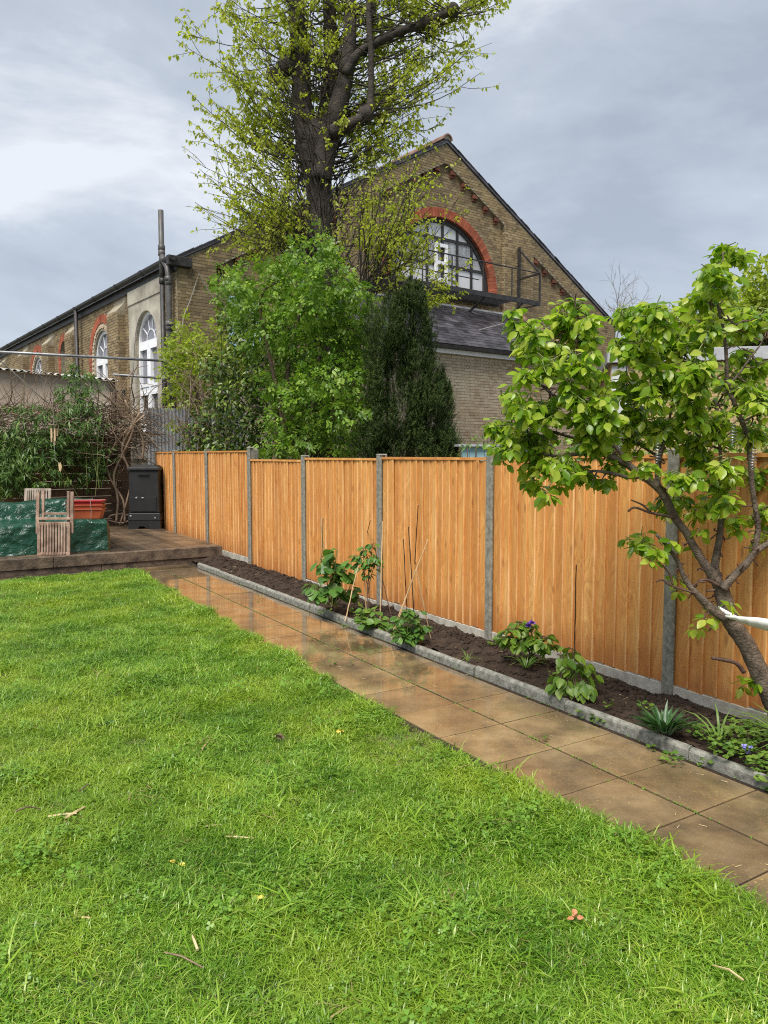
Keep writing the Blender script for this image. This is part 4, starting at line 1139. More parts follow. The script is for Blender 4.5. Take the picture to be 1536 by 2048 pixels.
# three nested planting troughs
tb = gp(2.03, TS + .36, DZ + .445)
tbx = at(174, 1041, tb[1])[0]
for k, (mt, lab) in enumerate((('terracotta_plastic', 'lowest orange plastic trough of the nested stack of three'), ('terracotta_plastic', 'middle orange plastic trough of the nested stack of three'), ('red_plastic', 'red plastic trough nested on top of two orange ones'))):
    z = tb[2] + .005 + k * .06
    t = thing('planting_trough', lab, 'trough', (tbx, tb[1], z), math.radians(8), 'nested plastic troughs on the tarpaulin')
    mb = MB(); a, b_, h = .235, .12, .15
    V = []
    for (x, y, zz) in ((a - .03, b_ - .02, 0), (a + .005, b_ + .005, h - .02), (a + .02, b_ + .018, h - .02), (a + .022, b_ + .02, h), (a + .006, b_ + .006, h), (a - .035, b_ - .025, .012)):
        V += [(-x, -y, zz), (x, -y, zz), (x, y, zz), (-x, y, zz)]
    Fq = [(0, 3, 2, 1)] + [(4 * r + j, 4 * r + (j + 1) % 4, 4 * r + 4 + (j + 1) % 4, 4 * r + 4 + j) for r in range(5) for j in range(4)] + [(20, 21, 22, 23)]
    mb.add(V, Fq); mb.build('tub', MAT[mt], t, world=False, bevel=.006)
    if k == 2:
        for x in (-.15, .09):
            mb = MB(); mb.tube([(x, -b_ - .03, -.12), (x + .01, -b_ - .035, .0), (x, -b_ - .028, h + .01), (x, 0, h + .03)], .003, 4); mb.build('twine', MAT['wire'], t, world=False)
# wind chime hung in the climber
wc = at(107, 850, 13.2)
t = thing('wind_chime', 'bamboo wind chime hanging from the climber over the deck', 'wind chime', tuple(wc), 0)
mb = MB(); mb.lathe([(.0, .02), (.07, .015), (.075, 0), (.0, -.005)], 14); mb.build('disc', MAT['old_oak'], t, world=False)
for k, (dx, L) in enumerate(((-.05, .24), (-.025, .17), (.0, .29), (.03, .22), (.05, .14))):
    mb = MB(); mb.tube([(dx, .02 * (-1) ** k, -.05), (dx, .02 * (-1) ** k, -.05 - L)], .014, 8); mb.build('tube', MAT['bamboo_tube'], t, world=False)
mb = MB(); mb.tube([(.0, 0, 0), (.01, 0, -.6), (.09, 0, -.66)], .003, 4); mb.tube([(0, 0, .02), (0, 0, .35)], .003, 4); mb.build('cord', MAT['wire'], t, world=False)
mb = MB(); mb.add([(.06, 0, -.66), (.10, .004, -.64), (.12, 0, -.72), (.10, -.004, -.80), (.07, 0, -.78)], [(0, 1, 2, 3, 4)]); mb.prism([(.06, -.66), (.10, -.64), (.12, -.72), (.10, -.80), (.07, -.78)], -.004, .004, lambda a, b_, h: (a, h + .006, b_)); mb.build('sail', MAT['bamboo_tube'], t, world=False)

# ================================================================== VEGETATION HELPERS
def curve_pts(p0, d0, L, n=6, sag=0.0, up=0.0, wig=.06):
    """a bending shoot"""
    pts = [np.array(p0, float)]; d = np.array(d0, float); d /= np.linalg.norm(d)
    for k in range(n):
        d = d + np.array([0, 0, up - sag * (k / n)]) / n + rng.normal(0, wig, 3); d /= np.linalg.norm(d)
        pts.append(pts[-1] + d * L / n)
    return np.array(pts)
def along(pts, u):
    k = np.clip(u * (len(pts) - 1), 0, len(pts) - 1.001); i = k.astype(int); f = (k - i)[:, None]
    return pts[i] * (1 - f) + pts[i + 1] * f, nrm(pts[i + 1] - pts[i])
def fence_Y(x):                                # how far away the fence is at a photo column
    return float(on_vplane(x, 910, FA, FD)[2][1])
class Leaves:
    def __init__(s): s.p = []; s.d = []; s.n = []; s.s = []
    def put(s, p, d, n, sz): s.p.append(np.atleast_2d(p)); s.d.append(np.atleast_2d(d)); s.n.append(np.atleast_2d(n)); s.s.append(np.atleast_1d(sz))
    def cat(s): return np.concatenate(s.p), np.concatenate(s.d), np.concatenate(s.n), np.concatenate(s.s)
    def build(s, name, T, mat, parent, kind=None, tint=None):
        return leaf_obj(name, T, *s.cat(), MAT[mat], parent, tint, kind)
def px_poly(pts, Y, wob_=.0):
    """photo polyline [(x, y, width px)] at distance Y (or per point) -> points and radii"""
    P = []; R = []
    for k, q_ in enumerate(pts):
        yy = q_[3] if len(q_) > 3 else Y
        P.append(at(q_[0], q_[1], yy)); R.append(q_[2] / F_PX * yy / 2)
    return np.array(P), np.array(R)
def smooth_poly(P, R, k=4):
    n = len(P); t = np.arange(n); tt_ = np.linspace(0, n - 1, (n - 1) * k + 1)
    out = []
    for u in tt_:
        i = min(int(u), n - 2); f = u - i
        p0, p1, p2, p3 = P[max(i - 1, 0)], P[i], P[i + 1], P[min(i + 2, n - 1)]
        out.append(.5 * ((2 * p1) + (-p0 + p2) * f + (2 * p0 - 5 * p1 + 4 * p2 - p3) * f ** 2 + (-p0 + 3 * p1 - 3 * p2 + p3) * f ** 3))
    return np.array(out), np.interp(tt_, t, R)

# ================================================================== LIME TREE behind the fence
LY = 14.0
lime_base = at(642, 1000, LY); lime_base[2] = 0
lime = thing('lime_tree', 'tall pollarded lime tree with thick dark limbs and sparse fresh leaves', 'tree', tuple(lime_base))
trunk = MB(); limbs = []
def limb(pts, Y=LY, n=12, wob_=.07, k=4, store=True):
    P, R = px_poly(pts, Y); P, R = smooth_poly(P, R, k); trunk.tube(P, R, n, True, 0, wob_); limbs.append((P, R)); return P, R
limb([(642, 1120, 62), (642, 900, 58), (643, 700, 54), (641, 600, 50), (640, 500, 50), (640, 420, 48), (637, 350, 52), (634, 300, 54), (630, 262, 44), (626, 240, 24)], n=18)
limb([(628, 350, 44), (616, 285, 46), (606, 230, 42), (602, 180, 38), (600, 110, 34), (594, 40, 31), (588, -60, 30), (580, -200, 26), (574, -420, 16)])
limb([(638, 350, 40), (644, 285, 40), (655, 215, 34), (663, 150, 30), (662, 80, 27), (658, 0, 25), (655, -120, 22), (650, -330, 14)], 14.25)
limb([(642, 360, 42), (648, 310, 44), (660, 262, 42), (678, 205, 36), (692, 150, 30), (699, 90, 26), (700, 10, 24), (700, -110, 22), (706, -300, 14)], 13.8)
limb([(660, 266, 26), (688, 252, 24), (715, 241, 20), (738, 222, 20), (741, 190, 12), (742, 110, 11), (738, 40, 11), (736, -80, 10), (742, -260, 9)], 13.6)
limb([(690, 150, 20), (715, 108, 15), (745, 90, 16), (781, 70, 16), (815, 58, 15), (850, 46, 13), (885, 30, 13), (905, 22, 16)], 13.7)
limb([(728, 110, 12), (742, 60, 13), (746, 0, 12), (752, -100, 11)], 13.9)
for x, y, r, Y in ((575, 130, 20, 13.9), (545, 150, 14, 13.9), (732, 228, 16, 13.6), (905, 20, 14, 13.7), (690, 135, 18, 13.8), (590, 95, 12, 13.9), (740, 10, 8, 13.7), (848, 45, 11, 13.7)):
    c = at(x, y, Y); rr = r / F_PX * Y
    trunk.tube([c - (0, 0, rr), c - (0, 0, rr * .6), c, c + (0, 0, rr * .6), c + (0, 0, rr)], [rr * .3, rr * .8, rr, rr * .75, rr * .2], 9, True, 0, .18)
trunk.build('trunk', MAT['bark_lime'], lime, True)
shoots = MB(); LL = Leaves()
def leafy(P, u0, n, size, droop=.8):
    u = u0 + (1 - u0) * rng.random(n) ** .8; p, t = along(P, u)
    d = nrm(rng.normal(0, .6, (n, 3)) + t * .3 + np.array([0, 0, -droop])); nn_ = nrm(rng.normal(0, .8, (n, 3)) + [0, -.4, .5])
    LL.put(p + rng.normal(0, .014, (n, 3)), d, nn_, size * rng.uniform(.6, 1.25, n))
def lime_shoot(p, d, L, r0, u0=.35, nl=26, up=.55, size=.068, dens=1.0):
    P = curve_pts(p, d, L, 7, up=up, wig=.07); shoots.tube(P, np.linspace(r0, .0035, 8), 4, False)
    for k in range(int(rng.integers(3, 7))):
        u = rng.uniform(.25, .9); q0, t0 = along(P, np.array([u])); dd = nrm(t0[0] + rng.normal(0, .7, 3) + (0, 0, .1))
        Q = curve_pts(q0[0], dd, L * rng.uniform(.18, .4), 4, up=.1, sag=.3, wig=.1); shoots.tube(Q, np.linspace(.0055, .003, 5), 3, False)
        leafy(Q, .35, int(nl * .3 * dens), size)
    leafy(P, u0, int(nl * .6 * dens), size)
allP = np.concatenate([P for P, R in limbs]); allR = np.concatenate([R for P, R in limbs])
cand = np.where((allP[:, 2] > 4.6) & (allP[:, 2] < 15.5))[0]
for k in range(640):
    i = rng.choice(cand); az = rng.uniform(0, 2 * PI); 
    out_ = np.array([math.cos(az), math.sin(az) * .55 + .1, rng.uniform(-.15, .4)]); out_ /= np.linalg.norm(out_)
    if (out_[1] < -.12 and rng.random() < .88) or (abs(out_[0]) < .5 and rng.random() < .8): continue
    p0 = allP[i] + out_ * allR[i] * .8
    left = out_[0] < 0
    L = rng.uniform(.9, 2.05) * (1.12 if left else 1.0) * (1.0 if allP[i][2] < 9 else .95)
    lime_shoot(p0, out_, L, rng.uniform(.009, .016), .64, 50 if left else 30, .75, .08)
for k in range(72):                         # fan of long shoots from the burr low on the right
    p0 = at(rng.normal(740, 20), rng.normal(570, 24), rng.uniform(13.0, 13.6)); a = math.radians(rng.normal(62, 30))
    if a < .75 and rng.random() < .65: continue
    p0 = p0
    lime_shoot(p0, (math.cos(a), rng.normal(-.15, .35), math.sin(a)), rng.uniform(1.0, 2.4), rng.uniform(.008, .013), .35, 30, .15, .07)
for k in range(60):                          # and low on the left
    p0 = at(rng.normal(620, 12), rng.normal(500, 30), rng.uniform(13.4, 13.8)); a = math.radians(rng.normal(150, 18))
    lime_shoot(p0, (math.cos(a), rng.normal(-.1, .4), math.sin(a)), rng.uniform(.9, 2.3), rng.uniform(.007, .012), .4, 24, .15, .075)
for k in range(7):                          # a few drooping sprays before the annex roof
    p0 = at(rng.uniform(815, 850), rng.uniform(560, 640), 12.6)
    lime_shoot(p0, (.75, -.1, rng.uniform(-.1, .5)), rng.uniform(.5, .8), .006, .2, 44, .1, .055)
for k in range(420):                         # dead straggling twigs and ivy stems clothing the trunk
    z = rng.uniform(2.2, 8.2); a = rng.uniform(0, 2 * PI)
    p0 = np.array([lime_base[0], LY, z]) + .3 * np.array([math.cos(a), math.sin(a), 0])
    P = curve_pts(p0, (math.cos(a) * .5, math.sin(a) * .5, 1), rng.uniform(.5, 1.5), 6, wig=.18); shoots.tube(P, np.linspace(.011, .004, 7), 4, False)
tag(shoots.build('twigs', MAT['bark_lime'], lime), kind='stuff')
LL.build('crown', LEAF_SMALL, 'lime_leaf', lime)

# ================================================================== SHRUBS over the fence
def blob_leaves(LV, blobs, dens, size, droop=.5, shell=.45, up=.35):
    """leaves through ellipsoids given in photo pixels (x, y, rx, ry, Y, depth m)"""
    for x, y, rx, ry, Y, dp in blobs:
        c = at(x, y, Y); a, b_ = rx / F_PX * Y, ry / F_PX * Y
        n = int(dens * (a * b_ * PI)); 
        dv = rdirs(n); r = rng.uniform(shell, 1.0, n) ** .6
        p = c + dv * r[:, None] * np.array([a, dp, b_])
        out_ = nrm(dv * np.array([1, 1, .6]))
        d = nrm(out_ * .8 + rng.normal(0, .55, (n, 3)) + np.array([0, -.15, -droop])); nn_ = nrm(out_ * .5 + rng.normal(0, .4, (n, 3)) + np.array([0, 0, up]))
        LV.put(p, d, nn_, size * rng.uniform(.65, 1.3, n))
def stems(mb, lst, Y, n=6, wb=.05):
    for pts in lst:
        P, R = px_poly(pts, Y); P, R = smooth_poly(P, R, 3); mb.tube(P + rng.normal(0, .004, P.shape), R, n, True, rng.random(), wb)

eY = 11.4
b0 = at(620, 930, eY); b0[2] = 0
elder = thing('elder_shrub', 'big bright green elder bush rising behind the middle of the fence', 'shrub', tuple(b0))
mb = MB(); stems(mb, [[(600, 1000, 16), (590, 860, 14), (575, 740, 10), (600, 620, 7), (620, 540, 4)], [(650, 1000, 14), (665, 860, 12), (670, 740, 9), (680, 640, 5)], [(560, 1000, 12), (568, 850, 10), (540, 720, 8), (520, 600, 5), (560, 560, 3)], [(625, 1000, 12), (615, 880, 9), (640, 700, 7), (610, 520, 4)]], eY)
mb.build('stems', MAT['twig_brown'], elder, True)
LV = Leaves()
eb = []
for x, y, rx, ry in ((617, 512, 46, 34), (590, 545, 60, 30), (520, 560, 66, 34), (470, 585, 42, 36), (545, 600, 56, 34), (650, 560, 62, 40), (700, 590, 46, 32), (620, 620, 66, 42), (690, 650, 52, 42), (560, 660, 44, 36), (630, 690, 70, 44), (700, 710, 44, 44), (600, 740, 50, 34), (665, 760, 70, 40), (720, 800, 40, 34), (620, 800, 54, 36), (690, 830, 56, 36), (630, 860, 46, 34), (680, 885, 50, 34), (590, 700, 40, 34), (655, 620, 40, 40), (450, 560, 22, 18), (640, 480, 18, 20), (660, 510, 22, 18), (735, 600, 20, 16), (745, 830, 18, 16)):
    eb.append((x, y, rx, ry, eY + rng.uniform(-.7, .5), .55))
eb += [(580, 790, 40, 36, eY - .1, .4), (565, 840, 34, 34, eY, .4), (600, 880, 46, 34, eY - .2, .4), (548, 770, 34, 30, eY + .1, .4), (560, 890, 40, 30, eY + .1, .4), (740, 660, 26, 40, eY, .4), (735, 740, 24, 36, eY, .4), (505, 640, 34, 36, eY + .5, .4), (480, 620, 22, 22, eY + .6, .3), (520, 690, 40, 30, eY + .3, .4)]
eb = [(x, y, rx, ry, max(Y, fence_Y(x - rx * .6) + .55) if y > 760 else Y, dp) for x, y, rx, ry, Y, dp in eb]
blob_leaves(LV, eb, 640, .122, .55, .35)
LV.build('crown', LEAF_PINN, 'elder_leaf', elder)

aY = 15.7
b0 = at(400, 930, aY); b0[2] = 0
ash = thing('ash_sapling', 'thin yellowish green sapling clump in front of the downpipes', 'sapling', tuple(b0))
mb = MB()
st_ = [[(420, 960, 9), (415, 860, 8), (392, 780, 6), (365, 710, 4), (358, 660, 3)], [(405, 960, 8), (398, 860, 7), (388, 760, 5), (386, 680, 3)], [(430, 960, 9), (405, 870, 7), (375, 800, 5), (348, 740, 3)], [(440, 960, 7), (435, 860, 6), (430, 760, 5), (425, 690, 3)], [(395, 960, 7), (372, 880, 5), (352, 830, 3)], [(450, 950, 7), (455, 820, 6), (468, 740, 4), (475, 690, 3)]]
stems(mb, st_, aY); mb.build('stems', MAT['twig_brown'], ash, True)
LV = Leaves(); ab = []
for x, y, rx, ry in ((375, 655, 20, 18), (365, 690, 28, 20), (400, 690, 30, 20), (350, 715, 24, 20), (380, 730, 34, 24), (345, 750, 22, 18), (415, 735, 30, 22), (370, 775, 36, 22), (400, 800, 26, 18), (345, 800, 16, 14), (440, 700, 26, 22), (460, 730, 30, 24), (480, 700, 22, 20), (430, 770, 30, 22), (350, 850, 16, 12), (340, 700, 14, 10), (500, 745, 26, 24), (455, 660, 16, 20), (440, 640, 14, 16)):
    ab.append((x, y, rx, ry, aY + rng.uniform(-.3, .4), .35))
blob_leaves(LV, ab, 380, .15, .4, .3); LV.build('crown', LEAF_PINN5, 'ash_leaf', ash)

iY = 13.6
b0 = at(480, 930, iY); b0[2] = 0
ivy = thing('ivy_thicket', 'dark tangled thicket of ivy and stems behind the taller fence panels', 'thicket', tuple(b0))
mb = MB()
for k in range(170):
    x = rng.uniform(355, 600); y = rng.uniform(760, 940); P = curve_pts(at(x, y, max(iY, fence_Y(x) + .6) + rng.uniform(-.2, .5)), (rng.normal(0, .5), rng.normal(0, .3), 1), rng.uniform(.4, 1.4), 6, sag=.6, wig=.18); mb.tube(P, np.linspace(.009, .003, 7), 4, False, rng.random())
stems(mb, [[(556, 990, 18), (553, 900, 17), (548, 850, 15), (543, 812, 13)], [(548, 850, 8), (560, 800, 6), (575, 770, 4)], [(565, 990, 14), (568, 860, 13), (570, 800, 11)], [(520, 840, 4), (540, 860, 5), (552, 890, 5)], [(556, 880, 6), (590, 900, 5), (605, 940, 4)]], iY - .9)
tag(mb.build('stems', MAT['dry_twig'], ivy, True), kind='stuff')
LV = Leaves(); ib = []
for x, y, rx, ry in ((440, 740, 40, 40), (500, 700, 50, 40), (520, 760, 50, 40), (460, 800, 50, 40), (420, 850, 50, 40), (500, 850, 50, 36), (460, 900, 60, 36), (390, 890, 30, 30), (540, 820, 40, 40), (530, 900, 50, 30), (560, 640, 60, 40), (470, 640, 36, 40), (580, 880, 40, 40), (500, 620, 30, 40), (620, 790, 80, 90), (680, 860, 60, 60), (610, 620, 70, 60)):
    ib.append((x, y, rx, ry, max(iY - .6, fence_Y(x - rx * .7) + .7) + rng.uniform(-.1, .4), .45))
blob_leaves(LV, ib, 950, .095, .5, .1); LV.build('crown', LEAF_SMALL, 'ivy_leaf', ivy)

yY = 10.9
b0 = at(825, 930, yY); b0[2] = 0
yew = thing('yew_tree', 'dark green conical yew beside the elder behind the fence', 'conifer', tuple(b0))
mb = MB(); stems(mb, [[(820, 1010, 26), (822, 850, 20), (822, 720, 12), (822, 620, 5)], [(770, 1010, 14), (775, 850, 10), (775, 700, 5)]], yY); mb.build('trunk', MAT['bark_pear'], yew, True)
LV = Leaves()
pl = [(822, 650, 26, 80), (806, 680, 28, 90), (842, 700, 28, 90), (775, 650, 24, 60), (765, 690, 26, 70), (790, 740, 34, 90), (830, 770, 36, 100), (862, 790, 30, 90), (755, 760, 28, 80), (800, 830, 40, 90), (850, 850, 38, 80), (885, 860, 26, 60), (760, 850, 34, 80), (735, 880, 24, 60), (720, 900, 20, 50), (905, 895, 22, 40), (825, 890, 60, 50), (780, 900, 50, 46), (875, 900, 36, 46), (740, 820, 20, 50), (880, 800, 18, 60), (825, 610, 14, 40), (778, 610, 12, 30), (910, 920, 14, 40), (748, 700, 20, 80), (742, 650, 14, 60), (895, 830, 14, 60), (860, 700, 16, 80), (795, 640, 14, 60)]
plumes = [(x, y, rx * 1.05, ry, 1500, .15) for x, y, rx, ry in pl]            # sparse body
for x, y, rx, ry in pl:                                                      # upright pointed sprays standing out of it
    for k in range(3): plumes.append((x + rng.normal(0, rx * .62), y + rng.normal(-4, ry * .42), rng.uniform(8, 14), rng.uniform(24, 46), 4600, 1.0))
for x, y, rx, ry, dn, tp in plumes:
    if tp == 1.0 and abs(x - 818) > 14 + (y - 560) * .27: continue
    Y = yY + rng.uniform(-.55, .3); c = at(x, y, Y); a, b_ = rx / F_PX * Y, ry / F_PX * Y
    n = int(dn * PI * a * b_) + 40; dv = rdirs(n); r = rng.uniform(.2, 1, n) ** .55
    tap = 1 - .9 * tp * np.clip(dv[:, 2:3] * r[:, None] * .6 + .4, 0, 1)
    p = c + dv * r[:, None] * np.concatenate([a * tap, max(a, .12) * tap, np.full((n, 1), b_)], 1)
    lo = rng.uniform(0, .35)
    d = nrm(dv * [.6, .6, .1] + rng.normal(0, .28, (n, 3)) + [0, 0, 1.0]); LV.put(p, d, rdirs(n), .08 * rng.uniform(.6, 1.4, n))
LV.build('crown', SPRIG, 'yew_leaf', yew)

# ---- bamboo and the dead climber on the back fence
bY = 13.9
def cY(x): return float(np.interp(x, [0, 150, 280], [13.75, 14.45, 14.95]))
b0 = gp(.6, DB - .1); b0[2] = 0
bam = thing('bamboo_clump', 'dense dark leafy bamboo overhanging the deck from the back fence', 'bamboo', tuple(b0))
mb = MB(); LV = Leaves()
for x, y, rx, ry, dn in ((-110, 900, 60, 60, .8), (-190, 900, 60, 60, .8), (-270, 900, 60, 60, .7), (-150, 830, 70, 40, .4), (30, 920, 60, 36, 1), (90, 900, 60, 36, 1), (150, 880, 56, 50, 1), (150, 800, 50, 50, 1), (165, 770, 30, 36, .7), (60, 880, 60, 30, 1), (10, 890, 40, 40, 1), (195, 905, 44, 30, .7), (70, 950, 80, 36, 1), (160, 940, 60, 40, 1), (205, 945, 34, 24, .4), (0, 950, 60, 40, 1), (120, 850, 50, 40, .7), (155, 735, 12, 22, .5), (40, 840, 70, 40, .45), (190, 840, 40, 40, .5), (-30, 900, 60, 60, 1), (20, 975, 60, 20, 1)):
    Y = cY(x) + rng.uniform(-.3, .2); c = at(x, y, Y); a, b_ = rx / F_PX * Y, ry / F_PX * Y
    nb_ = int(120 * dn * PI * a * b_) + 4
    for k in range(nb_):
        dv = rdirs(1)[0] * rng.uniform(.2, 1) ** .6; p0 = c + dv * np.array([a, .45, b_])
        m_ = int(rng.integers(6, 12)); base_d = nrm(np.array([rng.normal(0, .7), -.4 + rng.normal(0, .4), rng.normal(-.2, .3)]))
        d = nrm(base_d + rng.normal(0, .45, (m_, 3)) + [0, 0, -.45]); LV.put(np.repeat(p0[None], m_, 0) + rng.normal(0, .03, (m_, 3)), d, nrm(rng.normal(0, .5, (m_, 3)) + [0, -.3, .8]), .135 * rng.uniform(.6, 1.3, m_))
for k in range(24):
    p0 = at(rng.uniform(-40, 220), rng.uniform(960, 1020), bY + .4); P = curve_pts(p0, (rng.normal(0, .25), -.1, 1), rng.uniform(.8, 2.2), 7, sag=.5, wig=.06); mb.tube(P, np.linspace(.008, .003, 8), 5, False, rng.random())
mb.build('canes', MAT['green_stem'], bam, True)
LV.build('foliage', LEAF_LANCE, 'bamboo_leaf', bam)
b0 = gp(2.2, DB - .05); b0[2] = 0
cli = thing('dead_climber', 'tangle of bare brown climber stems over the back fence', 'climber', tuple(b0))
mb = MB()
for k in range(640):
    x = rng.uniform(-40, 300); top = np.interp(x, [-40, 60, 200, 300], [806, 812, 815, 838]); y = top + abs(rng.normal(0, 36)) 
    a = rng.uniform(0, 2 * PI); P = curve_pts(at(x, y, cY(x) + rng.uniform(-.1, .5)), (math.cos(a), rng.normal(0, .4), math.sin(a) * .4), rng.uniform(.3, 1.1), 7, sag=rng.uniform(-.4, .8), wig=.22); mb.tube(P, np.linspace(rng.uniform(.005, .011), .003, 8), 4, False, rng.random())
for k in range(95):
    x = rng.uniform(205, 298); y = rng.uniform(800, 910); P = curve_pts(at(x, y, cY(x) + rng.uniform(-.05, .4)), (rng.normal(0, .7), rng.normal(-.1, .3), rng.normal(.3, .8)), rng.uniform(.5, 1.4), 8, sag=rng.uniform(0, 1.2), wig=.24); mb.tube(P, np.linspace(rng.uniform(.007, .013), .004, 9), 5, False, rng.random())
for pts in ([(232, 1048, 5), (236, 1000, 5), (228, 950, 5), (250, 900, 5), (268, 850, 5), (250, 800, 4)], [(250, 1045, 5), (246, 1000, 4), (222, 960, 4), (215, 920, 4), (245, 870, 4), (290, 830, 4)], [(215, 1040, 3), (245, 1046, 3), (262, 1036, 3), (248, 1028, 3), (222, 1031, 3), (216, 1040, 3)], [(240, 1050, 4), (262, 960, 4), (244, 900, 5), (262, 858, 5), (280, 825, 4)], [(285, 920, 4), (286, 880, 4), (270, 850, 4), (240, 830, 4)]):
    P, R = px_poly(pts, 14.75); P, R = smooth_poly(P, R, 4); mb.tube(P, R, 6, True, rng.random())
tag(mb.build('stems', MAT['dry_twig'], cli, True), kind='stuff')
# ================================================================== PEAR TREE at the right, trained in front of the fence
PY = 4.15
pb = at(1578, 1462, PY); pbase = np.array([pb[0], PY, .07])
pear = thing('pear_tree', 'young pear tree with leaning trunk and bright green leaves at the right', 'tree', tuple(pbase))
wood = MB(); spur = MB(); thin = []
def plimb(pts, Y=PY, n=10, k=5, wb=.05):
    P, R = px_poly(pts, Y); P, R = smooth_poly(P, R * .78, k); wood.tube(P, R, n, True, 0, wb); thin.append((P, R)); return P, R
TR_ = [(1584, 1480, 62), (1555, 1415, 56), (1527, 1362, 48), (1497, 1296, 42), (1464, 1245, 42), (1450, 1205, 38), (1441, 1172, 36)]
P, R = px_poly(TR_, PY); P, R = smooth_poly(P, R * .82, 6); wood.tube(P, R, 16, True, 0, .06); thin.append((P, R))
plimb([(1450, 1235, 30), (1424, 1218, 26), (1392, 1186, 17), (1370, 1158, 14), (1356, 1124, 12), (1336, 1095, 9), (1312, 1068, 7)], [0][0] or PY - .03)
plimb([(1443, 1180, 32), (1425, 1150, 27), (1407, 1125, 22), (1386, 1090, 20), (1373, 1066, 19), (1351, 1037, 20), (1328, 990, 21), (1308, 968, 22), (1280, 948, 20), (1247, 925, 17), (1208, 909, 14), (1168, 907, 11), (1120, 912, 8), (1085, 908, 5)])
plimb([(1315, 975, 16), (1316, 940, 15), (1320, 911, 13), (1330, 875, 10), (1338, 845, 7), (1345, 800, 5)], PY + .05)
plimb([(1285, 952, 12), (1262, 955, 10), (1225, 947, 9), (1186, 942, 7), (1140, 950, 4)], PY - .08)
plimb([(1265, 935, 12), (1240, 905, 11), (1215, 880, 9), (1160, 878, 8), (1111, 866, 6), (1050, 850, 4), (1010, 830, 3)], PY + .12)
plimb([(1232, 912, 10), (1200, 870, 9), (1190, 850, 8), (1165, 812, 7), (1130, 800, 6), (1100, 795, 5)], PY + .2)
plimb([(1130, 802, 6), (1098, 784, 6), (1072, 760, 5), (1053, 735, 5), (1045, 700, 4), (1040, 650, 3)], PY + .2)
plimb([(1100, 795, 5), (1098, 770, 5), (1100, 740, 4), (1118, 690, 4), (1122, 640, 3)], PY + .2)
plimb([(1142, 800, 6), (1146, 760, 5), (1150, 726, 5), (1152, 690, 4), (1155, 640, 3), (1145, 585, 2)], PY + .15)
plimb([(1318, 915, 8), (1270, 880, 8), (1256, 854, 8), (1230, 830, 7), (1195, 800, 5), (1180, 770, 4)], PY + .25)
plimb([(1441, 1172, 24), (1430, 1140, 22), (1433, 1110, 19), (1439, 1075, 17), (1442, 1045, 15), (1446, 1010, 12), (1446, 960, 9), (1440, 900, 8), (1438, 840, 6), (1430, 800, 5)], PY + .03)
plimb([(1446, 1178, 24), (1462, 1158, 20), (1490, 1130, 19), (1512, 1103, 18), (1534, 1088, 15), (1565, 1062, 12)], PY - .05)
plimb([(1510, 1106, 15), (1513, 1080, 15), (1516, 1055, 14), (1511, 1015, 14), (1504, 970, 13), (1500, 915, 13), (1494, 870, 12), (1483, 842, 12), (1468, 803, 11), (1455, 772, 11), (1453, 720, 9), (1449, 669, 8), (1440, 630, 7), (1434, 590, 6), (1444, 550, 5), (1446, 505, 3)], PY - .02)
plimb([(1456, 775, 8), (1430, 755, 6), (1408, 742, 6), (1388, 732, 5), (1360, 715, 4)], PY)
plimb([(1390, 735, 5), (1365, 706, 5), (1341, 702, 5), (1312, 703, 6), (1290, 690, 5), (1270, 665, 4), (1252, 640, 3)], PY + .1)
plimb([(1456, 772, 7), (1480, 745, 6), (1500, 716, 5), (1520, 690, 4), (1535, 660, 3)], PY - .05)
plimb([(1456, 770, 6), (1440, 800, 5), (1425, 815, 5), (1395, 800, 4), (1370, 795, 4)], PY + .08)
plimb([(1484, 845, 7), (1510, 830, 5), (1530, 815, 4)], PY - .08)
plimb([(1450, 665, 5), (1470, 650, 4), (1490, 640, 3)], PY)
plimb([(1440, 615, 4), (1420, 605, 3), (1404, 600, 2)], PY)
plimb([(1448, 900, 6), (1420, 890, 5), (1395, 870, 4), (1370, 850, 4)], PY + .1)
for pts in ([(1440, 1172, 8), (1415, 1160, 6), (1396, 1162, 4)], [(1395, 1188, 5), (1345, 1172, 5), (1325, 1160, 4), (1312, 1164, 3)], [(1345, 1170, 5), (1340, 1150, 4), (1325, 1130, 3)], [(1430, 1180, 5), (1412, 1182, 4)], [(1350, 1035, 7), (1300, 1025, 6), (1270, 1015, 5), (1256, 1023, 4)], [(1300, 1024, 5), (1285, 1010, 4), (1262, 1000, 3)], [(1488, 1345, 10), (1470, 1325, 9), (1424, 1316, 7)], [(1432, 1240, 5), (1424, 1252, 4), (1418, 1262, 3)]):
    P, R = px_poly(pts, PY - .04); P, R = smooth_poly(P, R, 4); spur.tube(P, R, 6, True, 0, .12)
for P, R in thin:                              # knobbly fruiting spurs on the limbs
    for k in range(int(len(P) * .55)):
        i = int(rng.integers(2, len(P) - 1)); dd = rdirs(1)[0]; dd[1] *= .5; dd = nrm(dd)
        if R[i] > .045: continue
        Q = curve_pts(P[i] + dd * R[i] * .6, dd + (0, 0, .2), rng.uniform(.02, .08), 4, wig=.35); spur.tube(Q, [.004, .005, .0032, .0045, .003], 5, True, 0, .15)
wood.build('trunk', MAT['bark_pear'], pear, True); tag(spur.build('spurs', MAT['pear_spur'], pear, True), kind='stuff')
tw = MB(); LV = Leaves(); Yc = []
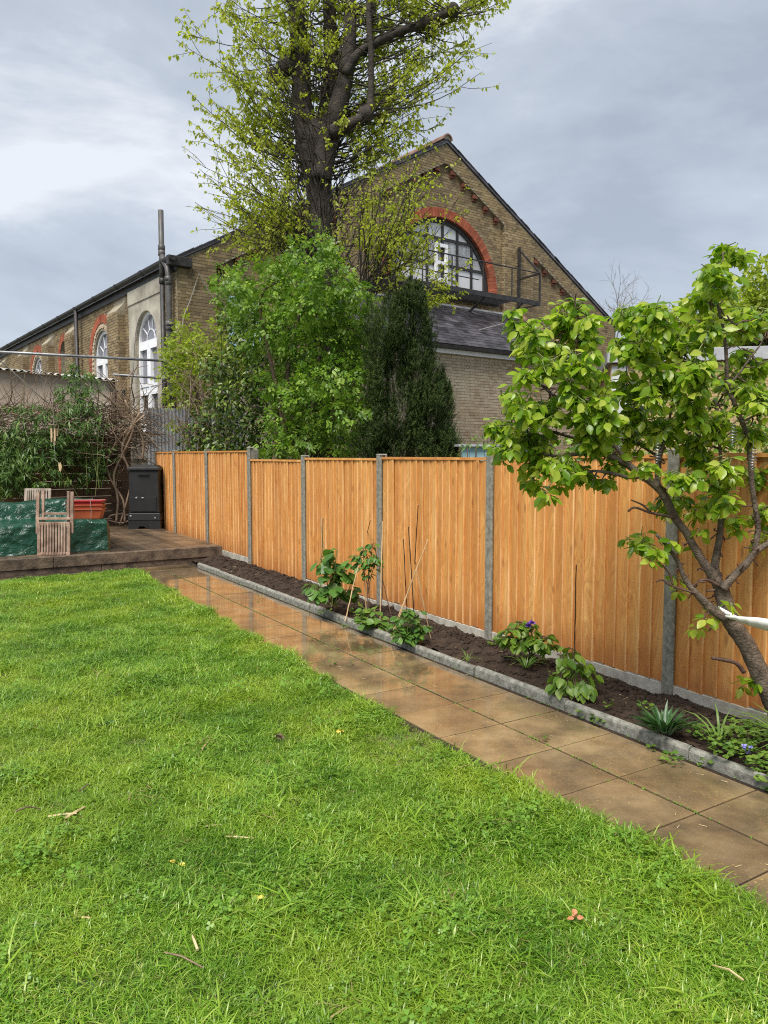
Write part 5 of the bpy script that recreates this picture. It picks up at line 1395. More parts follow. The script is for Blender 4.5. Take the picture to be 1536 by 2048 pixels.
cl_ = [(1068, 690, 40), (1040, 650, 34), (1062, 655, 26), (1130, 645, 46), (1165, 670, 44), (1150, 610, 26), (1175, 640, 24), (1160, 720, 36), (1090, 725, 36), (1120, 690, 34), (1060, 745, 26), (1050, 815, 44), (1020, 790, 24), (1000, 850, 36), (1010, 895, 32), (1060, 875, 52), (1100, 825, 46), (1150, 790, 46), (1200, 830, 54), (1180, 880, 46), (1120, 940, 44), (1080, 920, 30), (1060, 960, 26), (1090, 990, 18), (1160, 955, 34), (1260, 640, 42), (1305, 640, 46), (1240, 690, 26), (1280, 700, 50), (1350, 690, 54), (1390, 750, 54), (1320, 770, 54), (1250, 770, 38), (1270, 820, 40), (1250, 870, 42), (1320, 850, 48), (1380, 830, 48), (1440, 850, 40), (1400, 915, 40), (1370, 960, 36), (1440, 970, 36), (1450, 1005, 26), (1440, 555, 36), (1410, 600, 34), (1475, 515, 24), (1448, 505, 26), (1425, 540, 24), (1470, 640, 36), (1420, 660, 36), (1500, 650, 36), (1530, 625, 28), (1500, 735, 46), (1520, 800, 40), (1500, 870, 36), (1520, 950, 38), (1530, 1025, 30), (1480, 770, 36), (1335, 1010, 28), (1368, 1000, 22), (1290, 1085, 26), (1268, 1080, 16), (1312, 1105, 22), (1400, 1055, 16), (1425, 1215, 12), (1445, 1210, 9), (1410, 1242, 9), (1392, 1256, 10), (1420, 1010, 24), (1395, 1030, 20), (1460, 1040, 20), (1345, 1085, 14), (1520, 1070, 20), (1395, 1090, 12), (1360, 1180, 12), (1350, 1150, 10), (1460, 1210, 9), (1500, 1360, 14), (1484, 1372, 9), (1230, 930, 24), (1210, 960, 18), (1290, 930, 24), (1380, 880, 30), (1460, 920, 30), (1190, 760, 26), (1210, 790, 20)]
for x, y, r in cl_:
    Y = PY + rng.uniform(-.22, .3); c = at(x, y, Y); rm = r / F_PX * Y * 1.14
    n = max(6, int(r * r / 15))
    nr = max(1, int(n / 6))
    for k in range(nr):
        dv = rdirs(1)[0]; p0 = c + dv * rm * rng.uniform(.1, .85) * np.array([1, 1.1, 1])
        if r > 15:
            Q = curve_pts(c + rng.normal(0, .02, 3), p0 - c, np.linalg.norm(p0 - c) + .01, 3, wig=.1); tw.tube(Q, [.004, .0035, .003, .0025], 4, False)
        m_ = int(rng.integers(5, 9)); az = rng.uniform(0, 2 * PI) + np.arange(m_) * 2.4
        d = np.stack([np.cos(az), np.sin(az), rng.uniform(-1.25, .45, m_)], 1); d = nrm(d)
        nn_ = nrm(np.array([0, -.3, .9]) + rng.normal(0, .55, (m_, 3)))
        sz = rng.uniform(.042, .078, m_)
        pst = p0 + d * .018
        for j in range(m_):
            tw.tube([p0, p0 + d[j] * .02], [.0016, .0012], 3, False)
        LV.put(pst, nrm(d + [0, 0, -.35]), nn_, sz)
tag(tw.build('twigs', MAT['green_stem'], pear), kind='stuff')
p, d, nn_, sz = LV.cat(); n = len(p)
order = np.argsort(-sz / p[:, 1] - .002 * (p[:, 2] < 1.5))
big_i, rest = order[:300], order[300:]
leaf_obj('leaves', LEAF_OVATE, p[rest], d[rest], nn_[rest], sz[rest], MAT['pear_leaf'], pear, None, 'stuff')
def leaf_parts(name, T, p, d, nn_, sz, mat, parent, smooth=True):
    """each leaf an object of its own sharing one mesh"""
    me = mesh_np(name, T[0], T[1], None, smooth, MAT[mat])
    Mi = np.array(WM[parent.name].inverted()); R = Mi[:3, :3]
    for k in range(len(p)):
        dd = nrm(R @ d[k]); s_ = nrm(np.cross(dd, R @ nn_[k])); n2 = np.cross(s_, dd)
        o = link(name, me, parent); o.matrix_local = Matrix.Translation(Vector(R @ p[k] + Mi[:3, 3])) @ Matrix(np.array([s_, dd, n2]).T.tolist()).to_4x4() @ Matrix.Scale(float(sz[k]), 4)
leaf_parts('leaf', LEAF_OVATE, p[big_i], d[big_i], nn_[big_i], sz[big_i], 'pear_leaf', pear)

# white tape tied round the trunk, pulled off to the right
tape = MB(); a = at(1450, 1232, PY - .07); pq_ = FA + FD * pt[1]; b_ = np.array([pq_[0] - .06, pq_[1] - .03, .56])
n = 24; V = []
for k in range(n):
    u = k / (n - 1); c = a * (1 - u) + b_ * u + np.array([0, 0, .02 * math.sin(u * PI)]); w_ = .006 + .034 * min(1, u * 7) * (1 - .8 * max(0, u - .8) / .2); tw_ = .7 - u * .8
    V += [c + np.array([0, -math.sin(tw_), math.cos(tw_)]) * w_, c - np.array([0, -math.sin(tw_), math.cos(tw_)]) * w_]
tape.add(V, [(2 * k, 2 * k + 1, 2 * k + 3, 2 * k + 2) for k in range(n - 1)])
P = np.array([at(1458 + 22 * math.cos(t_), 1228 + 12 * math.cos(t_), PY - .062 * math.sin(t_)) for t_ in np.linspace(0, 2 * PI, 14)])
for k in range(13):
    tape.add([P[k] + (0, 0, .012), P[k] - (0, 0, .012), P[k + 1] - (0, 0, .012), P[k + 1] + (0, 0, .012)], [(0, 1, 2, 3)])
o = tape.build('tie', MAT['white_tape'], None, True); tag(o, 'white cloth tape tied round the pear trunk and pulled to the right', 'tie')
sd_ = o.modifiers.new('thickness', 'SOLIDIFY'); sd_.thickness = .0015
for x, y, Y, lab in ((1315, 905, PY - .08, 'silver spiral bird scarer hanging left of centre before the upright pear limb'), (1466, 868, PY - .12, 'silver spiral bird scarer hanging just left of the tall pear leader'), (1506, 918, PY - .12, 'silver spiral bird scarer hanging lowest on the tall pear leader'), (1240, 880, PY - .05, 'silver spiral bird scarer hanging leftmost in the pear')):
    c = at(x, y, Y); mb = MB(); u = np.linspace(0, 1, 120); a_ = u * 2 * PI * 7; r_ = .017 * np.sin(u * PI) ** .7 + .003
    P = np.stack([c[0] + r_ * np.cos(a_), c[1] + r_ * np.sin(a_), c[2] + .06 - .12 * u], 1); mb.tube(P, .0022, 4, False)
    mb.tube([c + (0, 0, .06), c + (0, 0, .10)], .001, 3, False); tag(mb.build('spiral_bird_scarer', MAT['bright_metal'], None, True), lab, 'bird scarer', 'spiral bird scarers in the pear tree')

# ================================================================== PLANTS IN THE BED
def bed(x, y): P = ground(x, y, .09); return P
def bush(name, label, cat, base, stemlist, Y, T, mat, size, per, stem_mat='green_stem', stem_r=.004, droop=.45, tip=.0, side=.5, group=None):
    """a bed plant: stems in photo pixels at distance Y, leaves along them, every leaf a part"""
    t = thing(name, label, cat, tuple(base), 0, group); mb = MB(); LV = Leaves()
    for pts in stemlist:
        P, R = px_poly([(x, y, 2) for x, y in pts], Y + rng.uniform(-.06, .06)); P, R = smooth_poly(P, R, 4)
        P = P + np.linspace(0, 1, len(P))[:, None] * rng.normal(0, .03, 3) * [0, 1, 0]
        mb.tube(P, np.linspace(stem_r, stem_r * .55, len(P)), 5, False, rng.random())
        n = per; u = rng.uniform(tip, 1, n); q_, tg_ = along(P, u); az = rng.uniform(0, 2 * PI, n)
        d = nrm(np.stack([np.cos(az), np.sin(az) * .8, rng.uniform(-.2, .5, n)], 1) - [0, 0, droop * .5])
        L = side * rng.uniform(.3, 1.0, n); e_ = q_ + d * L[:, None] * size
        for k in range(n): mb.tube([q_[k], (q_[k] + e_[k]) / 2 + (0, 0, .006), e_[k]], [.0018, .0015, .0012], 3, False)
        LV.put(e_, nrm(d + [0, 0, -droop]), nrm(np.array([0, -.25, 1.0]) + rng.normal(0, .3, (n, 3))), size * rng.uniform(.6, 1.15, n))
    tag(mb.build('stems', MAT[stem_mat], t), kind=None); p, d, nn_, sz = LV.cat()
    leaf_parts('leaf', T, p[:220], d[:220], nn_[:220], sz[:220], mat, t)
    return t
LEAF_BROAD = (LEAF_OVATE[0] * np.array([1.45, 1, 1.0]), LEAF_OVATE[1])
bush('hydrangea', 'broad leaved dark green shrub with two canes, farthest plant in the bed', 'plant', bed(662, 1212),
     [[(660, 1212), (655, 1170), (648, 1130), (640, 1115)], [(664, 1212), (668, 1160), (672, 1115), (676, 1100)], [(668, 1212), (682, 1170), (690, 1135), (696, 1120)], [(658, 1212), (640, 1190), (626, 1170)], [(665, 1212), (665, 1190), (670, 1165)], [(672, 1210), (690, 1190), (702, 1170)], [(660, 1212), (646, 1195), (640, 1175)], [(666, 1212), (660, 1150), (655, 1125)]], 7.35, LEAF_BROAD, 'hydrangea_leaf', .125, 16, stem_r=.006, tip=.35, side=.6)
bush('staked_shrub', 'slim young shrub with leaves bunched at the top of its stems beside a grey post', 'plant', bed(737, 1225),
     [[(738, 1225), (738, 1180), (736, 1130), (730, 1095)], [(736, 1225), (735, 1170), (742, 1120), (745, 1088)], [(738, 1225), (737, 1180), (724, 1135), (716, 1110)], [(738, 1225), (739, 1170), (748, 1130), (748, 1110)]], 7.2, LEAF_OVATE, 'hydrangea_leaf', .075, 26, 'twig_brown', .005, .5, .52, .5)
bush('climbing_bean', 'low plant with pale green rounded leaves sprawling beside the kerb', 'plant', bed(728, 1240),
     [[(733, 1240), (730, 1220), (722, 1208)], [(733, 1242), (720, 1235), (708, 1228)], [(735, 1242), (745, 1248), (762, 1252)], [(738, 1242), (755, 1238), (770, 1250)], [(732, 1242), (722, 1245), (712, 1250)], [(735, 1240), (745, 1225), (752, 1220)]], 6.75, LEAF_BROAD, 'weed_leaf', .085, 11, droop=.2, side=.4)
bush('leafy_bush', 'compact mid green bush at the foot of the wigwam of canes', 'plant', bed(815, 1275),
     [[(812, 1272), (800, 1245), (795, 1230)], [(815, 1272), (815, 1235), (812, 1218)], [(818, 1272), (832, 1240), (838, 1225)], [(815, 1274), (838, 1262), (848, 1250)], [(812, 1274), (796, 1262), (788, 1252)], [(815, 1275), (822, 1262), (830, 1252)], [(812, 1275), (806, 1258), (806, 1244)], [(818, 1277), (830, 1275), (842, 1270)], [(812, 1277), (802, 1276), (796, 1270)]], 6.2, LEAF_OVATE, 'hydrangea_leaf', .075, 24, droop=.35, side=.45)
t = bush('peony', 'bushy light green plant with one purple bloom before the fence post', 'plant', bed(1062, 1312),
     [[(1062, 1312), (1050, 1280), (1030, 1258), (1012, 1262)], [(1062, 1312), (1045, 1285), (1020, 1275), (998, 1275)], [(1064, 1312), (1060, 1275), (1046, 1250), (1036, 1244)], [(1066, 1312), (1066, 1280), (1062, 1262), (1058, 1252)], [(1068, 1312), (1078, 1285), (1084, 1270), (1092, 1278)], [(1064, 1312), (1050, 1290), (1035, 1285), (1020, 1290)], [(1066, 1312), (1075, 1300), (1090, 1290), (1102, 1292)]], 5.45, LEAF_OVATE, 'peony_leaf', .078, 30, 'twig_brown', .005, .45, .3, .5)
def flower(parent, P, mat, r, n=14, name='bloom'):
    dv = rdirs(n); dv[:, 2] = np.abs(dv[:, 2]); leaf_obj(name, LEAF_BROAD, np.repeat(P[None], n, 0), nrm(dv), nrm(rng.normal(0, .5, (n, 3)) + [0, 0, 1]), r * rng.uniform(.7, 1.1, n), MAT[mat], parent)
flower(t, at(1056, 1252, 5.40), 'petal_purple', .036)
flower(t, at(1063, 1247, 5.44), 'petal_purple', .03)
bush('drooping_shrub', 'green plant with long pointed drooping leaves around the single upright cane', 'plant', bed(1150, 1375),
     [[(1150, 1372), (1140, 1340), (1128, 1318), (1112, 1308)], [(1150, 1374), (1150, 1330), (1146, 1305), (1140, 1296)], [(1152, 1374), (1160, 1345), (1168, 1325)], [(1148, 1376), (1130, 1355), (1116, 1345)], [(1154, 1376), (1172, 1360), (1184, 1350)], [(1152, 1376), (1158, 1365), (1165, 1360)], [(1148, 1378), (1128, 1368), (1118, 1372)], [(1150, 1378), (1165, 1375), (1180, 1370)]], 4.75, LEAF_OVATE, 'peony_leaf', .08, 20, 'twig_brown', .004, .75, .25, .5)
LEAF_STRAP = (np.array([(-.02, 0, 0), (.02, 0, 0), (-.028, .35, .08), (.028, .35, .08), (-.024, .65, .02), (.024, .65, .02), (0, 1.0, -.22)], float), np.array([(0, 1, 3), (0, 3, 2), (2, 3, 5), (2, 5, 4), (4, 5, 6)]))
LEAF_SPEAR = (np.array([(-.02, 0, 0), (.02, 0, 0), (-.075, .5, .03), (.075, .5, .03), (0, .5, -.01), (0, 1.0, -.12)], float), np.array([(0, 1, 4), (0, 4, 2), (1, 3, 4), (2, 4, 5), (4, 3, 5)]))
def tuft(name, label, cat, base, n, L, T, mat, lean=.6, group=None, spread=.03):
    t = thing(name, label, cat, tuple(base), 0, group); az = rng.uniform(0, 2 * PI, n)
    d = nrm(np.stack([np.cos(az), np.sin(az), np.full(n, 1.0) / np.maximum(.15, lean * rng.uniform(.4, 1.6, n))], 1)); p = base + np.stack([np.cos(az), np.sin(az), az * 0], 1) * spread * rng.random((n, 1))
    nn_ = nrm(np.stack([-np.cos(az) * d[:, 2], -np.sin(az) * d[:, 2], np.hypot(d[:, 0], d[:, 1])], 1)); leaf_parts('leaf', T, p, d, nn_, L * rng.uniform(.6, 1.15, n), mat, t); return t
tuft('grassy_clump', 'small clump of narrow arching leaves below the light green plant with the bloom', 'plant', bed(1052, 1335), 34, .17, LEAF_STRAP, 'strap_leaf', 1.3)
tuft('grassy_clump', 'smallest pale tuft of narrow leaves near the kerb left of the purple bloom', 'plant', bed(936, 1322), 22, .11, LEAF_STRAP, 'strap_leaf', 1.5)
tuft('rosette_plant', 'dark green rosette of spear shaped leaves in front of the nearest fence post', 'plant', bed(1328, 1462), 120, .155, LEAF_SPEAR, 'rosette_leaf', 1.25, None, .07)
tuft('strap_clump', 'large clump of long arching strap leaves at the right edge of the bed', 'plant', bed(1590, 1500), 60, .34, LEAF_STRAP, 'strap_leaf', 1.5, None, .05)
tuft('strap_clump', 'few long grey green curved leaves beside the ground cover weeds', 'plant', bed(1440, 1485), 9, .26, LEAF_STRAP, 'strap_leaf', 1.2)
def bluebell(x, y, hpx_, label):
    b_ = bed(x, y); b_[1] += .0; h = hpx_ / F_PX * b_[1]
    t = thing('bluebell', label, 'flower', tuple(b_), 0, 'bluebells at the right end of the bed'); mb = MB()
    P = np.array([b_, b_ + (0.0, 0, h * .6), b_ + (-.015, 0, h * .9), b_ + (-.035, 0, h)]); P, _ = smooth_poly(P, np.ones(4), 4); mb.tube(P, .0022, 5, False); mb.build('stem', MAT['green_stem'], t)
    for k in range(5):
        c = P[-1 - k * 2] + rng.normal(0, .008, 3); flower(t, c - (0, 0, .004), 'petal_bell', .018, 6, 'bell')
bluebell(1535, 1440, 78, 'bluebell standing tallest against the gravel board at the right edge')
bluebell(1500, 1512, 22, 'short bluebell among the ground cover near the kerb')
bluebell(1512, 1420, 60, 'slender bluebell just behind the leaning pear trunk')
def weeds(name, label, lst, mat='weed_leaf', size=.03, T=LEAF_BROAD, kind='stuff', cat='weeds', z=.09):
    LV = Leaves()
    for x, y, r, n in lst:
        c = ground(x, y, z); rr = r / F_PX * c[1]; a_ = rng.uniform(0, 2 * PI, n); q_ = c + np.stack([np.cos(a_), np.sin(a_), a_ * 0], 1) * (rr * rng.random((n, 1)) ** .5) * [1, 1.5, 1] + rng.uniform(0, .04, (n, 1)) * [0, 0, 1]
        LV.put(q_, nrm(np.stack([np.cos(a_), np.sin(a_), rng.uniform(-.1, .5, n)], 1)), nrm(rng.normal(0, .3, (n, 3)) + [0, 0, 1]), size * rng.uniform(.6, 1.3, n))
    o = LV.build(name, T, mat, None); tag(o, label, cat, kind=kind)
weeds('ground_cover', 'low mixed green weeds covering the soil at the right end of the bed', [(1470, 1480, 40, 120), (1500, 1510, 40, 120), (1440, 1500, 24, 60), (1530, 1540, 26, 60), (1400, 1470, 18, 26), (1480, 1450, 20, 30), (1380, 1460, 14, 16), (1290, 1420, 12, 20), (1550, 1480, 40, 100), (1540, 1570, 16, 20)])
weeds('kerb_weeds', 'small green weeds growing where the kerb meets the path', [(1195, 1445, 9, 26), (1165, 1432, 8, 14), (1300, 1498, 5, 8), (1345, 1525, 16, 30), (1408, 1530, 8, 14), (1538, 1575, 12, 20), (690, 1258, 4, 8), (520, 1195, 4, 6), (1090, 1480, 3, 4), (700, 1330, 3, 4), (665, 1330, 4, 8)], z=.006, size=.028)
weeds('bed_weeds', 'scattered seedlings on the soil between the bed plants', [(620, 1175, 10, 20), (650, 1225, 12, 20), (840, 1262, 12, 24), (985, 1290, 8, 10), (1215, 1410, 5, 6), (790, 1258, 10, 16), (700, 1225, 6, 8), (1100, 1350, 6, 6)], size=.035)

# canes
canes = [((640, 1034), (663, 1210), 'cane', 7.35, 'pale cane crossing behind the broad leaved plant'), ((646, 1036), (640, 1198), 'cane', 7.3, 'left cane standing in the broad leaved plant'),
         ((717, 1130), (690, 1236), 'cane', 6.95, 'short pale cane leaning left of the slim shrub'), ((724, 1040), (733, 1228), 'cane', 7.15, 'tall upright cane tied to the slim shrub'),
         ((741, 1040), (722, 1110), 'dark_cane', 7.15, 'thin dark cane tip crossing above the slim shrub'), ((745, 1078), (783, 1228), 'dark_cane', 7.1, 'dark cane leaning right across the grey post foot'),
         ((765, 1042), (760, 1240), 'cane', 6.85, 'tall pale cane upright before the grey post'), ((807, 1078), (814, 1222), 'dark_cane', 6.3, 'dark upright cane left in the wigwam'),
         ((817, 1052), (829, 1240), 'dark_cane', 6.25, 'knotted dark cane in the middle of the wigwam'), ((836, 1010), (826, 1190), 'dark_cane', 6.35, 'tallest dark cane of the wigwam'),
         ((856, 1078), (781, 1268), 'cane', 6.05, 'long pale cane slanting across the wigwam'), ((831, 1142), (784, 1270), 'cane', 6.02, 'shorter pale cane lying along the slanting one'),
         ((833, 1140), (862, 1272), 'cane', 6.0, 'pale cane leaning right at the wigwam foot'), ((1152, 1130), (1149, 1315), 'dark_cane', 4.95, 'single upright grey cane in the drooping plant'), ((1148, 1290), (1165, 1340), 'dark_cane', 4.85, 'short dark stake leaning beside the single upright cane')]
for (x0, y0), (x1, y1), mt, Y, lab in canes:
    b_ = ground(x1, y1, .07); a_ = at(x0, y0, min(Y, b_[1] + .3) if abs(b_[1] - Y) > .6 else b_[1] + rng.uniform(-.05, .12))
    mb = MB(); P = np.linspace(b_ - (0, 0, .03), a_, 9) + rng.normal(0, .0012, (9, 3)); mb.tube(P, np.array([1, .95, 1.1, .9, 1.12, .9, 1.1, .85, .8]) * (.0058 if mt == 'cane' else .0048), 6, True, rng.random())
    tag(mb.build('cane', MAT[mt], None), lab, 'cane', 'garden canes in the flower bed')

# ================================================================== GRASS
PRO = bpy.data.collections.new('grass_prototypes')
def blade(mb_v, mb_f, base, az, L, w, bend):
    d = np.array([math.cos(az), math.sin(az), 0]); sd = np.array([-d[1], d[0], 0]); q_ = len(mb_v)
    for k, u in enumerate((0, .4, .75)):
        c = base + d * (bend * L * u ** 1.8) + np.array([0, 0, L * (u - .45 * bend * u * u)]); ww = w * (1 - .45 * u)
        mb_v += [c - sd * ww, c + sd * ww]
    mb_v.append(base + d * (bend * L) + np.array([0, 0, L * (1 - .5 * bend)]))
    mb_f += [(q_, q_ + 1, q_ + 3), (q_, q_ + 3, q_ + 2), (q_ + 2, q_ + 3, q_ + 5), (q_ + 2, q_ + 5, q_ + 4), (q_ + 4, q_ + 5, q_ + 6)]
protos = []
for v_ in range(7):
    mv, mf = [], []; r = np.random.default_rng(100 + v_); nbl = [24, 24, 22, 20, 16, 0, 9][v_]; lie = r.uniform(0, 2 * PI)
    tn = []
    for k in range(nbl):
        a = r.uniform(0, 2 * PI); rr = .05 * r.random() ** .5
        az = lie + r.normal(0, .9) if v_ < 3 or v_ == 6 else r.uniform(0, 2 * PI)
        blade(mv, mf, np.array([rr * math.cos(a), rr * math.sin(a), -.004]), az, r.uniform(.022, .056) * (1.35 if v_ == 4 else 1), r.uniform(.0011, .0025), r.uniform(.4, 1.5) if v_ != 6 else r.uniform(1.3, 1.9)); tn += [r.random()] * 7
    mtn = 'grass_blade' if v_ != 6 else 'thatch_blade'
    if v_ == 5:                                            # clover and small broad weeds
        mtn = 'clover_leaf'
        for k in range(16):
            a = r.uniform(0, 2 * PI); rr = .055 * r.random() ** .5; c = np.array([rr * math.cos(a), rr * math.sin(a), r.uniform(.012, .04)]); q_ = len(mv); s_ = r.uniform(.0045, .008); t0 = r.uniform(0, 6)
            nv_ = np.array([r.normal(0, .3), r.normal(0, .3), 1]); nv_ /= np.linalg.norm(nv_); e1 = np.cross(nv_, [0, 1, 0]); e1 /= np.linalg.norm(e1); e2 = np.cross(nv_, e1)
            for j in range(3):
                q_ = len(mv); b_ = t0 + j * 2.094; u1 = e1 * math.cos(b_) + e2 * math.sin(b_); u2 = np.cross(nv_, u1)
                mv += [c, c + u1 * s_ * .8 + u2 * s_ * .6, c + u1 * s_ * 1.35, c + u1 * s_ * .8 - u2 * s_ * .6]; mf += [(q_, q_ + 1, q_ + 2), (q_, q_ + 2, q_ + 3)]; tn += [r.random()] * 4
    me = mesh_np('grass_tuft', np.array(mv), np.array(mf), np.array(tn), True, MAT[mtn]); o = bpy.data.objects.new('grass_tuft', me); PRO.objects.link(o); protos.append(o)
# where the tufts stand: all over the lawn that can be seen, thicker near the camera
n0 = 560000
Sp = rng.uniform(-1.5, 10.72, n0); Pq = rng.uniform(-12.5, 2.62, n0)
W_ = garden_w(Pq, Sp, Sp * 0); yy, xx = W_[:, 1], W_[:, 0]
dist = np.hypot(xx, yy)
keep = (Pq < lawn_edge(Sp) + .02) & (yy > 1.35) & (xx < yy * .54 + .35) & (xx > -yy * .70 - 1.3)
dens = np.interp(dist, [1.5, 3, 5, 8, 12], [2300, 2100, 1500, 1000, 800])
area_d = n0 / (12.22 * 15.12)
keep &= rng.random(n0) < dens / area_d
edgeb = keep & (Pq > lawn_edge(Sp) - .05)
W_ = W_[keep]; Pk, Sk = Pq[keep], Sp[keep]; N = len(W_)
W_[:, 2] = lawn_z(Pk, Sk)
patch = hnoise(Pk * .9 + 5, Sk * .9); fine = hnoise(Pk * 3.1, Sk * 3.3 + 4)
idx = rng.choice(5, N, p=[.26, .26, .22, .16, .10]); dd_ = np.hypot(W_[:, 0], W_[:, 1])
idx[(rng.random(N) < np.clip(.03 + .12 * fine, .008, .16) * np.interp(dd_, [2, 5, 9], [1, .5, .1]))] = 5
worn = hnoise(Pk * .75 - 1.7, Sk * .8 + 2.2)
idx[rng.random(N) < .035 + .22 * np.clip(worn - .35, 0, .6) / .6] = 6
scl = rng.uniform(.55, 1.25, N) * (1 + .15 * patch) * (1 + .38 * fine.clip(-.5, 1)); scl[rng.random(N) < .05] *= 1.5; scl *= 1 - .45 * np.clip(worn - .3, 0, .6) / .6; scl[Pk > lawn_edge(Sk) - .10] *= 1.15
rot = np.stack([rng.normal(0, .12, N), rng.normal(0, .12, N), rng.uniform(0, 2 * PI, N)], 1)
me = bpy.data.meshes.new('grass'); me.vertices.add(N); me.vertices.foreach_set('co', W_.astype(np.float32).ravel())
for nm_, ty, arr in (('g_scale', 'FLOAT', scl), ('g_index', 'INT', idx), ('g_rot', 'FLOAT_VECTOR', rot)):
    a_ = me.attributes.new(nm_, ty, 'POINT'); a_.data.foreach_set('vector' if ty == 'FLOAT_VECTOR' else 'value', np.ascontiguousarray(arr, dtype=np.int32 if ty == 'INT' else np.float32).ravel())
me.update(); grass = link('grass', me); tag(grass, 'short wet grass and clover covering the lawn', 'grass', kind='stuff')
ng = bpy.data.node_groups.new('grass_scatter', 'GeometryNodeTree')
ng.interface.new_socket('Geometry', in_out='INPUT', socket_type='NodeSocketGeometry'); ng.interface.new_socket('Geometry', in_out='OUTPUT', socket_type='NodeSocketGeometry')
gi, go = ng.nodes.new('NodeGroupInput'), ng.nodes.new('NodeGroupOutput')
ci = ng.nodes.new('GeometryNodeCollectionInfo'); ci.inputs['Collection'].default_value = PRO; ci.inputs['Separate Children'].default_value = True; ci.inputs['Reset Children'].default_value = True
ip = ng.nodes.new('GeometryNodeInstanceOnPoints'); ip.inputs['Pick Instance'].default_value = True
def nattr(nm_, ty):
    q_ = ng.nodes.new('GeometryNodeInputNamedAttribute'); q_.data_type = ty; q_.inputs['Name'].default_value = nm_; return [s_ for s_ in q_.outputs if s_.enabled and s_.name == 'Attribute'][0]
L_ = ng.links.new
L_(gi.outputs[0], ip.inputs['Points']); L_(ci.outputs[0], ip.inputs['Instance']); L_(nattr('g_index', 'INT'), ip.inputs['Instance Index'])
e2r = ng.nodes.new('FunctionNodeEulerToRotation'); L_(nattr('g_rot', 'FLOAT_VECTOR'), e2r.inputs[0]); L_(e2r.outputs[0], ip.inputs['Rotation']); L_(nattr('g_scale', 'FLOAT'), ip.inputs['Scale'])
L_(ip.outputs[0], go.inputs[0])
md = grass.modifiers.new('scatter', 'NODES'); md.node_group = ng
print('grass tufts', N)

# longer weeds, bits of straw, fallen leaves and daisies on the lawn
def bit(name, mt, label, cat, x, y, L, az, w, grp=None, z=.05):
    c = ground(x, y, z); d = np.array([math.cos(az), math.sin(az), rng.uniform(-.1, .1)]); mb = MB(); P = np.stack([c - d * L / 2, c + (0, 0, .008) + rng.normal(0, .004, 3), c + d * L / 2]); mb.tube(P, [w, w, w * .6], 5, True, rng.random()); return tag(mb.build(name, MAT[mt], None), label, cat, grp)
for x, y, L, az, w, lab in ((125, 1630, .12, .1, .006, 'pale straw stalk lying flat in the shorter grass at the left'), (150, 1625, .11, 1.1, .006, 'pale straw stalk standing at an angle to the flat one at the left'), (440, 1650, .12, .2, .005, 'pale straw stalk in the middle of the lawn'), (480, 1675, .13, -.1, .004, 'thin yellow straw stalk just below the middle one'), (390, 1885, .09, 2.0, .005, 'straw stalk upright near the lower middle of the lawn'), (165, 1835, .06, -.2, .005, 'short straw stalk near the lower left of the lawn'), (55, 1620, .10, .5, .004, 'brown stalk at the left edge of the lawn'), (368, 1920, .16, -.5, .003, 'dark bent twig in the lower middle of the lawn'), (1455, 1945, .10, 2.2, .003, 'thin straw stalk at the lower right of the lawn'), (168, 1575, .07, 1.3, .004, 'brown stalk upright beside the left straw stalks')):
    bit('straw_stalk' if 'twig' not in lab else 'twig', 'straw' if 'dark' not in lab and 'brown' not in lab else 'dry_twig', lab, 'stalk' if 'twig' not in lab else 'twig', x, y, L, az, w, 'stalks lying on the lawn')
def leafbit(name, mt, lab, x, y, sz, n, z=.05, grp=None, T=None):
    c = ground(x, y, z); a_ = rng.uniform(0, 2 * PI, n)
    o = leaf_obj(name, T or LEAF_OVATE, c + rng.normal(0, sz * .2, (n, 3)) * [1, 1, .3], nrm(np.stack([np.cos(a_), np.sin(a_), rng.uniform(-.2, .4, n)], 1)), nrm(rng.normal(0, .5, (n, 3)) + [0, 0, 1]), sz * rng.uniform(.7, 1.2, n), MAT[mt]); return tag(o, lab, 'leaf', grp)
leafbit('dead_leaf', 'dead_leaf', 'curled orange brown dead leaf in the lower right of the lawn', 1152, 1835, .032, 7)
leafbit('yellow_leaf', 'yellow_leaf', 'bright yellow leaf on the lower left of the lawn', 352, 1725, .034, 3)
leafbit('yellow_leaf', 'yellow_leaf', 'small yellow leaf near the path edge of the lawn', 680, 1458, .05, 2)
leafbit('brown_leaf', 'dry_twig', 'brown withered leaf on the lawn halfway to the path', 552, 1472, .05, 4)
leafbit('yellow_leaf', 'yellow_leaf', 'small yellow leaf low in the middle of the lawn', 515, 1788, .035, 2)
leafbit('weed_rosette', 'weed_leaf', 'pale green pointed weed standing in the lawn by the path', 950, 1640, .10, 10, T=LEAF_SPEAR)
leafbit('weed_rosette', 'rosette_leaf', 'dark weed rosette in the lawn left of the middle', 212, 1448, .06, 14, T=LEAF_SPEAR)
leafbit('weed_rosette', 'weed_leaf', 'yellowish flattened weed at the lower right of the lawn', 1235, 1850, .09, 8, T=LEAF_STRAP)
weeds('daisy_flowers', 'tiny white daisies and clover heads dotted in the near lawn', [(int(x), int(y), 4, 3) for x, y in ((990, 1857), (1200, 1905), (865, 1928), (890, 1895), (1180, 1890), (1290, 1972), (930, 1900), (1470, 1820), (705, 1935), (1030, 1965))], 'white_petals' if False else 'clover_leaf', .008, LEAF_BROAD, 'stuff', 'daisies', .055)
